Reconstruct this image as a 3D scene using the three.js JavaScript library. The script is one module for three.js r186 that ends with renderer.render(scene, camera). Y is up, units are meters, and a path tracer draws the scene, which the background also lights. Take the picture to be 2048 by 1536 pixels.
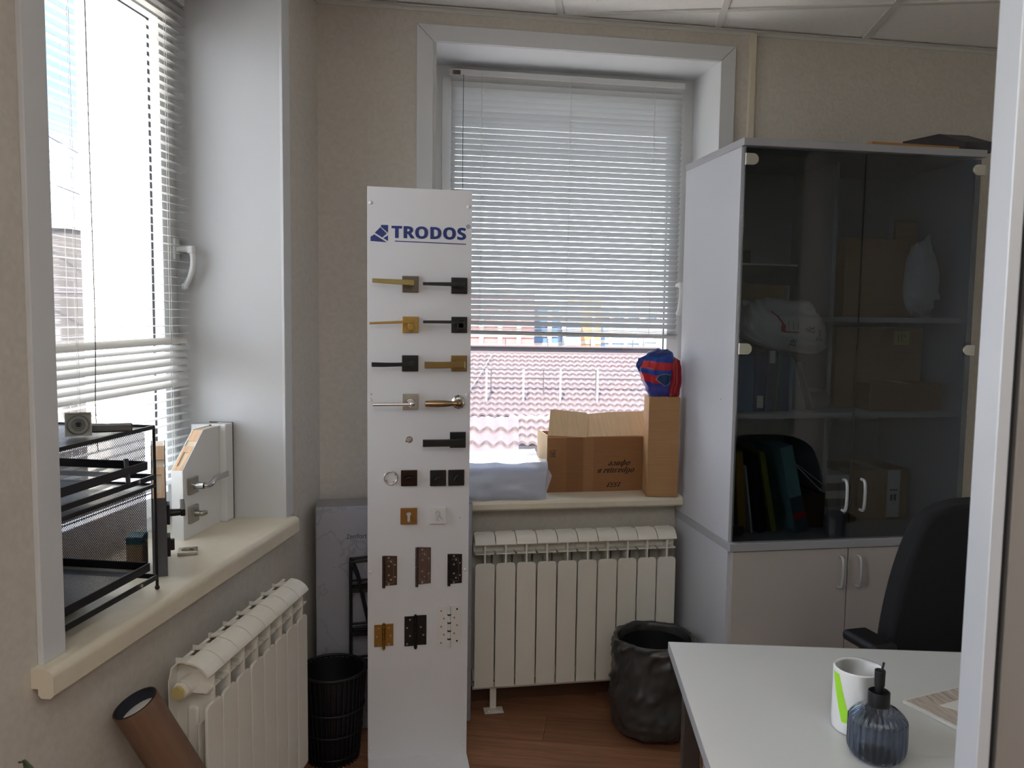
import * as THREE from 'three';
import { RoundedBoxGeometry } from 'three/addons/geometries/RoundedBoxGeometry.js';
import { mergeGeometries } from 'three/addons/utils/BufferGeometryUtils.js';
import { FontLoader } from 'three/addons/loaders/FontLoader.js';
import { RectAreaLightUniformsLib } from 'three/addons/lights/RectAreaLightUniformsLib.js';
import { TextGeometry } from 'three/addons/geometries/TextGeometry.js';

// ------------------------------------------------------------------ camera, sky, sun, exposure
const scene = new THREE.Scene();
const EYE = 1.524;                                    // height of the lens above the floor
const YAW = 0.1725, PITCH = -0.0825, ROLL = 0.01305;
const camera = new THREE.PerspectiveCamera(50.06, 4 / 3, 0.05, 400);
{
  const fwd = new THREE.Vector3(Math.sin(YAW) * Math.cos(PITCH), Math.sin(PITCH), -Math.cos(YAW) * Math.cos(PITCH));
  const r = new THREE.Vector3(Math.cos(YAW), 0, Math.sin(YAW)), u = new THREE.Vector3().crossVectors(r, fwd);
  const r2 = r.clone().multiplyScalar(Math.cos(ROLL)).addScaledVector(u, Math.sin(ROLL));
  const u2 = u.clone().multiplyScalar(Math.cos(ROLL)).addScaledVector(r, -Math.sin(ROLL));
  camera.position.set(0, EYE, 0);
  camera.quaternion.setFromRotationMatrix(new THREE.Matrix4().makeBasis(r2, u2, fwd.clone().negate()));
  camera.focus = 2.8; camera.userData.fStop = 11;
}
const renderer = new THREE.WebGLRenderer({ antialias: true });
renderer.toneMapping = THREE.LinearToneMapping;
renderer.toneMappingExposure = 1.1;
renderer.shadowMap.enabled = true;
const SKY = 7, SUN = 20, FILL_LAMP = 5;

// seeded noise
let seed = 12345;
const rnd = () => { seed = (seed * 1664525 + 1013904223) >>> 0; return seed / 4294967296; };
const rr = (a, b) => a + (b - a) * rnd();
function hash(x, y, z = 0) { let h = (x * 374761393 + y * 668265263 + z * 2147483647) | 0; h = Math.imul(h ^ (h >>> 13), 1274126177); return ((h ^ (h >>> 16)) >>> 0) / 4294967296; }
function vnoise(x, y, px = 0, py = 0, z = 0) {
  const xi = Math.floor(x), yi = Math.floor(y), fx = x - xi, fy = y - yi, sx = fx * fx * (3 - 2 * fx), sy = fy * fy * (3 - 2 * fy);
  const w = (a, p) => (p ? ((a % p) + p) % p : a);
  const a = hash(w(xi, px), w(yi, py), z), b = hash(w(xi + 1, px), w(yi, py), z), c = hash(w(xi, px), w(yi + 1, py), z), d = hash(w(xi + 1, px), w(yi + 1, py), z);
  return (a + (b - a) * sx) * (1 - sy) + (c + (d - c) * sx) * sy;
}
function fbm(u, v, fx, fy, oct = 4, z = 0) { let s = 0, a = 0.5, t = 0; for (let i = 0; i < oct; i++) { s += a * vnoise(u * fx, v * fy, fx, fy, z + i); t += a; a *= 0.5; fx *= 2; fy *= 2; } return s / t; }
const clamp = (v, a = 0, b = 1) => Math.min(b, Math.max(a, v)), mix = (a, b, t) => a + (b - a) * t, smooth = (a, b, v) => { const t = clamp((v - a) / (b - a)); return t * t * (3 - 2 * t); };

{ // sky: blue with broken bright cloud all round
  const W = 512, H = 256, data = new Float32Array(W * H * 4);
  for (let j = 0; j < H; j++) for (let i = 0; i < W; i++) {
    const el = ((j + 0.5) / H - 0.5) * 180, u = i / W, v = j / H;
    const c = smooth(0.36, 0.58, fbm(u, v, 14, 9, 5, 25));
    const hz = smooth(35, 0, Math.abs(el));
    const blue = [mix(0.06, 0.13, hz), mix(0.145, 0.2, hz), mix(0.31, 0.33, hz)], cl = [0.95, 1.0, 1.08];
    const k = (j * W + i) * 4;
    for (let n = 0; n < 3; n++) data[k + n] = SKY * mix(blue[n], cl[n], c);
    data[k + 3] = 1;
  }
  const t = new THREE.DataTexture(data, W, H, THREE.RGBAFormat, THREE.FloatType);
  t.mapping = THREE.EquirectangularReflectionMapping; t.magFilter = THREE.LinearFilter; t.needsUpdate = true;
  scene.background = t;
}
{ // sun: high behind the camera, almost along the outer face of the window wall
  const sun = new THREE.DirectionalLight(0xfff1dc, SUN);
  sun.position.set(-14, 34, 27); sun.target.position.set(0, 0, -8);
  sun.castShadow = true; sun.shadow.mapSize.set(2048, 2048);
  Object.assign(sun.shadow.camera, { left: -35, right: 35, top: 35, bottom: -35, near: 1, far: 120 });
  scene.add(sun, sun.target);
}

// ------------------------------------------------------------------ helpers
const V3 = (x, y, z) => new THREE.Vector3(x, y, z);
const taken = {};
function numbered(name) { const n = taken[name] = (taken[name] ?? -1) + 1; return n ? `${name}_${String(n).padStart(3, '0')}` : name; }
const flat = (g) => { const r = g.index ? g.toNonIndexed() : g; for (const k of Object.keys(r.attributes)) if (!['position', 'normal', 'uv'].includes(k)) r.deleteAttribute(k); r.morphAttributes = {}; if (!r.attributes.uv) r.setAttribute('uv', new THREE.BufferAttribute(new Float32Array(r.attributes.position.count * 2), 2)); r.clearGroups(); return r; };
const join = (a) => (Array.isArray(a) ? (a.length === 1 ? a[0] : mergeGeometries(a.map(flat))) : a);
function boxUV(g, ox = 0, oy = 0) { // uv in metres, by the way each face points
  g = flat(g); const p = g.attributes.position, uv = g.attributes.uv, a = V3(), b = V3(), c = V3(), n = V3();
  for (let i = 0; i < p.count; i += 3) {
    a.fromBufferAttribute(p, i); b.fromBufferAttribute(p, i + 1); c.fromBufferAttribute(p, i + 2);
    n.copy(b).sub(a).cross(c.clone().sub(a)); const x = Math.abs(n.x), y = Math.abs(n.y), z = Math.abs(n.z);
    [a, b, c].forEach((q, k) => uv.setXY(i + k, (y > x && y > z ? q.x : x > z ? q.z : q.x) + ox, (y > x && y > z ? q.z : q.y) + oy));
  }
  return g;
}
const bx = (w, h, d, x = 0, y = 0, z = 0) => new THREE.BoxGeometry(w, h, d).translate(x, y, z);
const bb = (x0, x1, y0, y1, z0, z1) => bx(x1 - x0, y1 - y0, z1 - z0, (x0 + x1) / 2, (y0 + y1) / 2, (z0 + z1) / 2);
const rb = (w, h, d, r, x = 0, y = 0, z = 0, s = 2) => new RoundedBoxGeometry(w, h, d, s, r).translate(x, y, z);
const cy = (r1, r2, h, n = 20, x = 0, y = 0, z = 0) => new THREE.CylinderGeometry(r1, r2, h, n).translate(x, y, z);
const cz = (r1, r2, h, n = 20, x = 0, y = 0, z = 0) => new THREE.CylinderGeometry(r1, r2, h, n).rotateX(Math.PI / 2).translate(x, y, z);
const cx = (r, h, n = 20, x = 0, y = 0, z = 0) => new THREE.CylinderGeometry(r, r, h, n).rotateZ(Math.PI / 2).translate(x, y, z);
const tube = (pts, r, n = 6, seg = 0) => new THREE.TubeGeometry(new THREE.CatmullRomCurve3(pts.map((p) => V3(...p))), seg || Math.max(2, pts.length * 4), r, n);
function rod(a, b, r, n = 6) { const A = V3(...a), B = V3(...b), d = B.clone().sub(A), g = new THREE.CylinderGeometry(r, r, d.length(), n); g.applyQuaternion(new THREE.Quaternion().setFromUnitVectors(V3(0, 1, 0), d.normalize())); return g.translate((A.x + B.x) / 2, (A.y + B.y) / 2, (A.z + B.z) / 2); }
const lathe = (pts, n = 40) => new THREE.LatheGeometry(pts.map((p) => new THREE.Vector2(...p)), n);
function poly(pts, depth, bevel = 0, holes = []) { // polygon in x, y pushed from z = 0 to depth
  const s = new THREE.Shape(pts.map((p) => new THREE.Vector2(...p))); for (const h of holes) s.holes.push(h);
  return new THREE.ExtrudeGeometry(s, { depth: depth - 2 * bevel, bevelEnabled: bevel > 0, bevelThickness: bevel, bevelSize: bevel, bevelOffset: -bevel, bevelSegments: 2, curveSegments: 12 }).translate(0, 0, bevel);
}
const plan = (pts, y0, y1) => poly(pts.map(([x, z]) => [x, -z]), y1 - y0).rotateX(-Math.PI / 2).translate(0, y0, 0);   // plan outline in x, z
const along = (prof, x0, x1) => poly(prof.map(([z, y]) => [-z, y]), x1 - x0).rotateY(Math.PI / 2).translate(x0, 0, 0);    // profile in z, y pushed along x
const circ = (x, y, r) => { const p = new THREE.Path(); p.absarc(x, y, r, 0, Math.PI * 2, true); return p; };
const rrect = (x0, y0, x1, y1, r) => { const s = new THREE.Shape(); s.moveTo(x0 + r, y0); s.lineTo(x1 - r, y0); s.absarc(x1 - r, y0 + r, r, -Math.PI / 2, 0); s.lineTo(x1, y1 - r); s.absarc(x1 - r, y1 - r, r, 0, Math.PI / 2); s.lineTo(x0 + r, y1); s.absarc(x0 + r, y1 - r, r, Math.PI / 2, Math.PI); s.lineTo(x0, y0 + r); s.absarc(x0 + r, y0 + r, r, Math.PI, Math.PI * 1.5); return s; };
const shadow = (m) => { m.castShadow = m.receiveShadow = true; return m; };
function part(name, geo, mat, parent, label) { const m = shadow(new THREE.Mesh(join(geo), mat)); m.name = name; if (label) m.userData.label = label; parent.add(m); return m; }
function group(name, parent, label) { const g = new THREE.Group(); g.name = name; if (label) g.userData.label = label; parent.add(g); return g; }
function thing(name, label, category, pos = [0, 0, 0], turn = 0, grp) {
  const o = new THREE.Group(); o.name = numbered(name); o.position.set(...pos); o.rotation.y = turn; o.userData = { label, category };
  if (grp) o.userData.group = grp; scene.add(o); return o;
}
function solid(name, geo, mat, label, category, pos = [0, 0, 0], turn = 0, grp) { const m = shadow(new THREE.Mesh(join(geo), mat)); m.name = numbered(name); m.position.set(...pos); m.rotation.y = turn; m.userData = { label, category }; if (grp) m.userData.group = grp; scene.add(m); return m; }
function struct(name, geo, mat, pos = [0, 0, 0], turn = 0) { const m = geo ? shadow(new THREE.Mesh(join(geo), mat)) : new THREE.Group(); m.name = name; m.position.set(...pos); m.rotation.y = turn; m.userData.kind = 'structure'; scene.add(m); return m; }

// the window wall meets the back wall at an obtuse corner; its own frame: x towards the corner, z into the room
const LW = 0.29839, LTURN = Math.PI / 2 - LW, CX = -0.183, CZ = -3.137;
const Lp = (x, y, d) => [CX + x * Math.sin(LW) + d * Math.cos(LW), y, CZ - x * Math.cos(LW) + d * Math.sin(LW)];
const BACK = -3.137, CEIL = 2.655;

// ------------------------------------------------------------------ textures and materials
function tex(w, h, fn, { rx = 1, ry = 1, srgb = true } = {}) {
  const data = new Uint8Array(w * h * 4);
  for (let j = 0; j < h; j++) for (let i = 0; i < w; i++) { const c = fn(i / w, j / h), k = (j * w + i) * 4; if (typeof c === 'number') data[k] = data[k + 1] = data[k + 2] = clamp(c) * 255; else for (let n = 0; n < 3; n++) data[k + n] = clamp(c[n] / 255) * 255; data[k + 3] = 255; }
  const t = new THREE.DataTexture(data, w, h); t.wrapS = t.wrapT = THREE.RepeatWrapping; t.magFilter = THREE.LinearFilter; t.minFilter = THREE.LinearMipmapLinearFilter; t.generateMipmaps = true;
  t.repeat.set(rx, ry); if (srgb) t.colorSpace = THREE.SRGBColorSpace; t.needsUpdate = true; return t;
}
const std = (o) => new THREE.MeshStandardMaterial({ roughness: 0.6, ...o });
const phy = (o) => new THREE.MeshPhysicalMaterial({ roughness: 0.5, ...o });
const paper = tex(512, 512, (u, v) => { const f = fbm(u, v, 90, 90, 2, 3), g = fbm(u, v, 5, 5, 4, 9), k = (f - 0.5) * 11 + (g - 0.5) * 4; return [207 + k, 201 + k, 191 + k]; });
const paperBump = tex(512, 512, (u, v) => fbm(u, v, 110, 110, 3, 3), { srgb: false });
const mWall = std({ map: paper, bumpMap: paperBump, bumpScale: 0.0008, roughness: 0.85 });
const mPlaster = std({ color: 0xb9b2a8, roughness: 0.9 });
const mTrim = std({ color: 0xd6d8da, roughness: 0.45 });
const mPvc = std({ color: 0xe6e7e6, roughness: 0.35 });
const mSill = std({ map: tex(256, 256, (u, v) => { const f = (fbm(u, v, 40, 40, 3, 5) - 0.5) * 8; return [226 + f, 217 + f, 196 + f]; }), roughness: 0.4 });
const mJamb = std({ color: 0xf2f2ee, roughness: 0.6 });
const mSlat = std({ color: 0xe9e9e6, roughness: 0.4 }), mSlatShaded = std({ color: 0xc2c4c4, roughness: 0.4 });  // second slat colour has the backlit shade of the back blind put in
const mCord = std({ color: 0xd9d9d4, roughness: 0.8 });
const mDarkCord = std({ color: 0x55534f, roughness: 0.8 });
const mGasket = std({ color: 0x2b2c30, roughness: 0.8 });
const mGlass = phy({ color: 0xffffff, transmission: 1, thickness: 0, roughness: 0, ior: 1.45 });
const mRad = std({ color: 0xebe7dc, roughness: 0.35 });
const woodTex = (z, base) => tex(512, 256, (u, v) => {
  const w = fbm(u, v, 3, 10, 4, z), ring = 0.5 + 0.5 * Math.sin((v * 9 + w * 5 + fbm(u, v, 2, 4, 3, z + 9) * 3) * 6.283), fib = fbm(u, v, 6, 110, 3, z + 4), k = (ring - 0.5) * 14 + (fib - 0.5) * 46 + (w - 0.5) * 40;
  return [base[0] + k, base[1] + k * 0.8, base[2] + k * 0.65];
}, { rx: 0.8, ry: 5.2 });
const mPlanks = [[146, 101, 74], [138, 94, 68], [153, 108, 80]].map((b, i) => std({ map: woodTex(20 + i * 7, b), roughness: 0.45 }));
const mUnder = std({ color: 0x2c2019, roughness: 0.9 });
const mTile = std({ map: tex(256, 256, (u, v) => { const f = fbm(u, v, 70, 70, 2, 2), k = f > 0.72 ? -5 : 0; return [240 + k, 238 + k, 234 + k]; }, { rx: 1.6, ry: 1.6 }), roughness: 0.95 });
const mTee = std({ color: 0xd2d0ca, roughness: 0.5 });
const mStand = std({ color: 0xe4e5ea, roughness: 0.32 });
const mNavy = std({ color: 0x14307c, roughness: 0.4 });
const mBlackInk = std({ color: 0x1b1b1e, roughness: 0.6 });
const metal = (c, r = 0.3) => std({ color: c, metalness: 1, roughness: r });
const mBlackMetal = std({ color: 0x0b0b0c, roughness: 0.42 });
const mOlive = metal(0x9b8d5c, 0.32), mBronzeDark = metal(0x6b6257, 0.4), mGold = metal(0xae8f52, 0.42), mGraphite = metal(0x3c3b3c, 0.35), mAntique = metal(0x8a734a, 0.36), mNickel = metal(0xaaa69c, 0.33), mChrome = metal(0xd7d7d8, 0.08), mBlackNickel = metal(0x3f3632, 0.16), mCopperDark = metal(0x655c56, 0.34), mGoldBright = metal(0xae9150, 0.24), mScrew = metal(0xd0ccc4, 0.3), mWhiteEnamel = std({ color: 0xe3e2e0, roughness: 0.4 });
const mBoard = std({ map: tex(256, 256, (u, v) => { const f = fbm(u, v, 4, 120, 3, 31), g = fbm(u, v, 3, 3, 4, 33), k = (f - 0.5) * 16 + (g - 0.5) * 14; return [176 + k, 134 + k, 92 + k]; }, { rx: 3, ry: 3 }), roughness: 0.85 });
const mBoardPale = std({ map: tex(256, 256, (u, v) => { const f = fbm(u, v, 110, 4, 3, 35), g = fbm(u, v, 3, 3, 4, 37), k = (f - 0.5) * 18 + (g - 0.5) * 14; return [206 + k, 176 + k, 138 + k]; }, { rx: 3, ry: 3 }), roughness: 0.85 });
const mMel = std({ color: 0xc3c5cb, roughness: 0.5 }), mMelEdge = std({ color: 0xa4a5aa, roughness: 0.5 }), mMelDoor = std({ color: 0xbdb7b3, roughness: 0.5 });
const mAlu = std({ color: 0xb9bcbf, metalness: 0.25, roughness: 0.42 });
const mTint = phy({ color: 0xc4c8cb, transmission: 1, thickness: 0, roughness: 0.02, ior: 1.5 });
const mBlackFab = std({ map: tex(128, 128, (u, v) => { const k = ((Math.floor(u * 64) + Math.floor(v * 64)) % 2) * 8; return [17 + k, 18 + k, 21 + k]; }, { rx: 10, ry: 10 }), roughness: 0.95 });
const mBlackPl = std({ color: 0x101113, roughness: 0.5 });
const mDesk = std({ color: 0xd9d9d6, roughness: 0.4 });
const mDeskEdge = std({ color: 0x9fa2a4, roughness: 0.4 });
const mWhite = std({ color: 0xeceae6, roughness: 0.6 });
const mRackBlack = std({ color: 0x0c0c10, roughness: 0.4 });
const meshAlphaOf = (th) => tex(64, 64, (u, v) => { const a = Math.abs(((u + v) * 2) % 1 - 0.5) * 2, b = Math.abs(((u - v + 2) * 2) % 1 - 0.5) * 2; return a > th || b > th ? 1 : 0; }, { srgb: false, rx: 105, ry: 70 });
const meshMat = (th) => std({ color: 0x15151a, roughness: 0.45, metalness: 0.3, alphaMap: meshAlphaOf(th), alphaTest: 0.5, side: THREE.DoubleSide });
const mMesh = meshMat(0.55), mMeshFloor = meshMat(0.34);

// ------------------------------------------------------------------ room shell
const WT = 0.642;                                    // thickness of the window wall
{
  const g = [];
  g.push(plan([[0.6, 0], [-0.335, 0], [-0.378, -0.33], [-0.378, -0.4], [-0.405, -0.4], [-0.405, -WT], [0.6, -WT]], 0, 2.75));
  g.push(plan([[-1.48, 0], [-2.0, 0], [-2.0, -WT], [-1.46, -WT], [-1.46, -0.4], [-1.435, -0.4], [-1.435, -0.33]], 0, 2.75));
  g.push(bb(-3.72, -3.2, 0, 2.75, -WT, 0), bb(-6.6, -4.92, 0, 2.75, -WT, 0));
  for (const [a, b] of [[-1.5, -0.3], [-3.25, -1.95], [-4.95, -3.65]]) g.push(bb(a, b, 0, 0.795, -WT, -0.0005), bb(a, b, 2.54, 2.75, -WT, -0.0005));
  struct('wall_left', boxUV(join(g)), mWall, Lp(0, 0, 0), LTURN);
}
{
  const g = [bb(-0.65, 0.234, 0, 2.75, BACK - 0.6, BACK), bb(1.372, 3.2, 0, 2.75, BACK - 0.6, BACK), bb(0.234, 1.372, 0, 0.78, BACK - 0.6, BACK), bb(0.234, 1.372, 2.54, 2.75, BACK - 0.6, BACK)];
  struct('wall_back', boxUV(join(g)), mWall);
  struct('wall_right', boxUV(bb(3.0, 3.2, 0, 2.75, BACK, 2.8)), mWall);
  struct('wall_front', boxUV(bb(-2.6, 3.2, 0, 2.75, 2.6, 2.8)), mWall);

}
{ // laminate floor laid across the window wall
  const f = struct('floor', bb(-6.6, 1.0, -0.2, -0.012, -0.5, 5.2), mUnder, Lp(0, 0, 0), LTURN);
  const W = 0.192, Ln = 1.285, geos = [0, 1, 2, 3, 4, 5].map((i) => boxUV(bb(-W / 2 + 0.0006, W / 2 - 0.0006, -0.012, 0, -Ln / 2 + 0.0006, Ln / 2 - 0.0006).rotateY(Math.PI / 2), i * 1.37, i * 0.71).rotateY(-Math.PI / 2));
  for (let r = 0; r < 34; r++) for (let c = -1; c < 4; c++) {
    const x = 0.95 - r * W, z = 0.33 + c * Ln + ((r * 0.43) % 1) * Ln - 0.3, p = Lp(x, 0, z);
    if (p[0] < -2.2 || p[0] > 3.5 || p[2] > 2.9 || p[2] < -3.6 || z < -0.75 || z > 5.2) continue;
    const m = part('plank', geos[(r * 5 + c * 3 + 12) % 6], mPlanks[Math.floor(hash(r, c) * 3)], f); m.position.set(x, 0, z);
  }
}
{ // lay-in ceiling on a 600 mm grid that follows the window wall
  const c = struct('ceiling', bb(-6.6, 1.0, 2.755, 2.9, -0.6, 5.2), mPlaster, Lp(0, 0, 0), LTURN);
  const tileG = boxUV(bx(0.594, 0.012, 0.594)), barX = bx(0.6, 0.006, 0.024), barZ = bx(0.024, 0.006, 0.576);
  for (let i = -11; i < 3; i++) for (let k = -1; k < 8; k++) {
    const x = -0.35 + (i + 0.5) * 0.6, z = 0.26 + (k + 0.5) * 0.6, p = Lp(x, 0, z);
    if (p[0] < -2.3 || p[0] > 3.2 || p[2] < BACK - 0.3 || p[2] > 2.8) continue;
    part('ceiling_tile', tileG, mTile, c).position.set(x, CEIL + 0.008, z);
    part('ceiling_rail', barX, mTee, c).position.set(x, CEIL - 0.001, z - 0.3);
    part('cross_rail', barZ, mTee, c).position.set(x - 0.3, CEIL - 0.001, z);
  }
  // added fill: unseen square LED panels put in to brighten the room
  RectAreaLightUniformsLib.init();
  for (const [i, k, l] of [[-5, 1, 'added ceiling fill panel, unseen, nearest the window wall'], [-5, 3, 'added ceiling fill panel, unseen, over the aisle'], [-7, 1, 'added rear fill panel, unseen, by the window wall'], [-7, 3, 'added rear fill panel, unseen, over the aisle']]) {
    const p = Lp(-0.35 + (i + 0.5) * 0.6, CEIL, 0.26 + (k + 0.5) * 0.6), t = thing('added_fill_panel', l, 'fill_lamp', p, LTURN);
    part('fill_panel_frame', frameRect(-0.297, 0.297, -0.297, 0.297, 0.012, -0.004, 0.002).map((g) => g.rotateX(Math.PI / 2)), mTee, t);
    part('diffuser', bx(0.57, 0.003, 0.57, 0, -0.0005, 0), std({ color: 0xffffff, emissive: 0xfffcf8, emissiveIntensity: 2.0, roughness: 0.6 }), t);
    const a = new THREE.RectAreaLight(0xfffcf8, FILL_LAMP, 0.57, 0.57); a.position.set(0, -0.006, 0); a.rotation.x = -Math.PI / 2; t.add(a);
  }
  struct('trim_1', [bb(-0.35, 3.0, CEIL - 0.02, CEIL - 0.002, BACK, BACK + 0.004), bb(-0.35, 3.0, CEIL - 0.006, CEIL - 0.003, BACK, BACK + 0.022)], mTee);
  struct('trim_2', [bb(-6, 0, CEIL - 0.02, CEIL - 0.002, 0, 0.004), bb(-6, 0, CEIL - 0.006, CEIL - 0.003, 0, 0.022)], mTee, Lp(0, 0, 0), LTURN);
}
struct('baseboard_back', along([[0, 0], [0.014, 0], [0.014, 0.045], [0.006, 0.058], [0, 0.058]], -0.18, 1.2), std({ color: 0x5b3d2b, roughness: 0.5 }), [0, 0, BACK]);
struct('trim_3', [rb(0.026, 2.64, 0.014, 0.002, 1.492, 1.32, BACK + 0.007)], std({ color: 0xd9cfbb, roughness: 0.5 }));   // cable trunking

// ------------------------------------------------------------------ windows
function frameRect(x0, x1, y0, y1, w, z0, z1) { return [bb(x0, x0 + w, y0, y1, z0, z1), bb(x1 - w, x1, y0, y1, z0, z1), bb(x0 + w, x1 - w, y0, y0 + w, z0, z1), bb(x0 + w, x1 - w, y1 - w, y1, z0, z1)]; }
function handleGeo() { // tilt-and-turn handle hanging down, plate on z = 0
  return [rb(0.03, 0.07, 0.01, 0.004, 0, 0, 0.005), cz(0.011, 0.012, 0.045, 16, 0, 0, 0.03), rb(0.024, 0.026, 0.022, 0.006, 0, -0.002, 0.056),
    new THREE.TubeGeometry(new THREE.CatmullRomCurve3([V3(0, 0, 0.058), V3(0, -0.04, 0.062), V3(0, -0.085, 0.052), V3(0, -0.118, 0.034)]), 12, 0.0085, 8).scale(1.25, 1, 1), rb(0.022, 0.02, 0.016, 0.006, 0, -0.12, 0.032)];
}
function nose(d, yt, yb, yl) { return [[0, yb], [d - 0.032, yb], [d - 0.032, yl + 0.006], [d - 0.026, yl], [d - 0.007, yl], [d, yl + 0.007], ...[0, 1, 2, 3, 4, 5, 6].map((i) => [d - 0.018 + 0.018 * Math.cos(i * Math.PI / 12), yt - 0.018 + 0.018 * Math.sin(i * Math.PI / 12)]), [0, yt]]; }
{ // window 1, in the window wall
  const w = struct('window_1', null, null, Lp(0, 0, 0), LTURN);
  const x0 = -1.425, x1 = -0.388, y0 = 0.838, y1 = 2.531;
  part('window_frame', frameRect(x0, x1, y0, y1, 0.062, -0.40, -0.335), mPvc, w);
  part('sash', frameRect(x0 + 0.05, x1 - 0.05, y0 + 0.05, y1 - 0.05, 0.06, -0.385, -0.322), mPvc, w);
  part('gasket', [...frameRect(x0 + 0.108, x1 - 0.108, y0 + 0.108, y1 - 0.108, 0.004, -0.36, -0.354), bb(x1 - 0.0525, x1 - 0.0495, y0 + 0.04, y1 - 0.04, -0.336, -0.3335)], mGasket, w);
  part('window_pane', bb(x0 + 0.11, x1 - 0.11, y0 + 0.11, y1 - 0.11, -0.362, -0.358), mGlass, w);
  const hd = part('window_handle', handleGeo(), mPvc, w); hd.position.set(-0.428, 1.725, -0.322);
  part('reveal_panel', plan([[-0.349, 0.002], [-0.393, -0.336], [-0.376, -0.336], [-0.333, 0.002]], 0.839, 2.54), mTrim, w);
  part('reveal_panel', plan([[-1.464, 0.002], [-1.422, -0.336], [-1.438, -0.336], [-1.482, 0.002]], 0.839, 2.54), mTrim, w);
  part('reveal_panel', bb(-1.48, -0.335, 2.53, 2.545, -0.336, 0.001), mTrim, w);
  part('window_trim', [poly([[-1.531, 0.839], [-1.464, 0.839], [-1.464, 2.53], [-1.531, 2.595]], 0.012, 0.002)], mTrim, w);
  part('window_trim', [poly([[-0.349, 0.839], [-0.289, 0.839], [-0.289, 2.595], [-0.349, 2.53]], 0.012, 0.002)], mTrim, w);
  part('window_trim', [poly([[-1.531, 2.596], [-1.464, 2.531], [-0.349, 2.531], [-0.289, 2.596]], 0.012, 0.002)], mTrim, w);
  part('window_sill', boxUV(join([bb(-1.478, -0.336, 0.797, 0.839, -0.336, 0.001), along(nose(0.046, 0.839, 0.8, 0.782), -1.55, -0.32)])), mSill, w);
  part('outer_jamb', bb(-0.42, -0.404, 0.78, 2.56, -WT - 0.01, -0.4), mJamb, w, 'sunlit white outer jamb');
  part('outer_jamb', bb(-1.475, -1.459, 0.78, 2.56, -WT - 0.01, -0.4), mJamb, w);
  part('outer_sill', bb(-1.46, -0.42, 0.78, 0.80, -WT - 0.04, -0.4), mJamb, w);
}
{ // window 2, in the back wall
  const w = struct('window_2', null, null, [0, 0, BACK]);
  const x0 = 0.246, x1 = 1.362, y0 = 0.8195, y1 = 2.5285;
  part('window_frame', frameRect(x0, x1, y0, y1, 0.06, -0.34, -0.267), mPvc, w);
  part('sash', frameRect(x0 + 0.045, x1 - 0.045, y0 + 0.045, y1 - 0.045, 0.052, -0.325, -0.252), mPvc, w);
  part('gasket', frameRect(x0 + 0.096, x1 - 0.096, y0 + 0.096, y1 - 0.096, 0.004, -0.295, -0.288), mGasket, w);
  part('window_pane', bb(x0 + 0.098, x1 - 0.098, y0 + 0.098, y1 - 0.098, -0.296, -0.292), mGlass, w);
  const hd = part('window_handle', handleGeo(), mPvc, w); hd.position.set(1.303, 1.665, -0.252);
  part('reveal_panel', bb(1.359, 1.373, 0.82, 2.54, -0.268, 0.001), mTrim, w);
  part('reveal_panel', bb(0.233, 0.247, 0.82, 2.54, -0.268, 0.001), mTrim, w);
  part('reveal_panel', bb(0.247, 1.359, 2.528, 2.541, -0.268, 0.001), mTrim, w);
  part('window_trim', poly([[0.173, 0.82], [0.234, 0.82], [0.234, 2.528], [0.173, 2.588]], 0.012, 0.002), mTrim, w);
  part('window_trim', poly([[1.359, 0.82], [1.42, 0.82], [1.42, 2.588], [1.359, 2.528]], 0.012, 0.002), mTrim, w);
  part('window_trim', poly([[0.1735, 2.589], [0.2345, 2.529], [1.3585, 2.529], [1.4195, 2.589]], 0.012, 0.002), mTrim, w);
  part('window_sill', boxUV(join([bb(0.236, 1.37, 0.782, 0.82, -0.268, 0.001), along([[0, 0.782], [0.08, 0.781], [0.087, 0.788], [0.087, 0.806], [0.08, 0.817], [0.07, 0.82], [0, 0.82]], 0.15, 1.226)])), mSill, w);
}
for (const [n, x0, x1] of [[3, -3.2, -2.0], [4, -4.92, -3.72]]) { // unseen windows added beside and behind the camera for more indoor daylight
  const w = struct('window_' + n, null, null, Lp(0, 0, 0), LTURN);
  part('window_frame', frameRect(x0, x1, 0.84, 2.54, 0.09, -0.40, -0.33), mPvc, w);
  part('window_pane', bb(x0 + 0.085, x1 - 0.085, 0.925, 2.455, -0.362, -0.358), mGlass, w);
  part('window_sill', [bb(x0, x1, 0.797, 0.839, -0.336, 0.001), along(nose(0.046, 0.839, 0.8, 0.782), x0 - 0.07, x1 + 0.07)], mSill, w);
  part('outer_sill', bb(x0, x1, 0.78, 0.80, -WT - 0.04, -0.4), mJamb, w);
}

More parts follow.
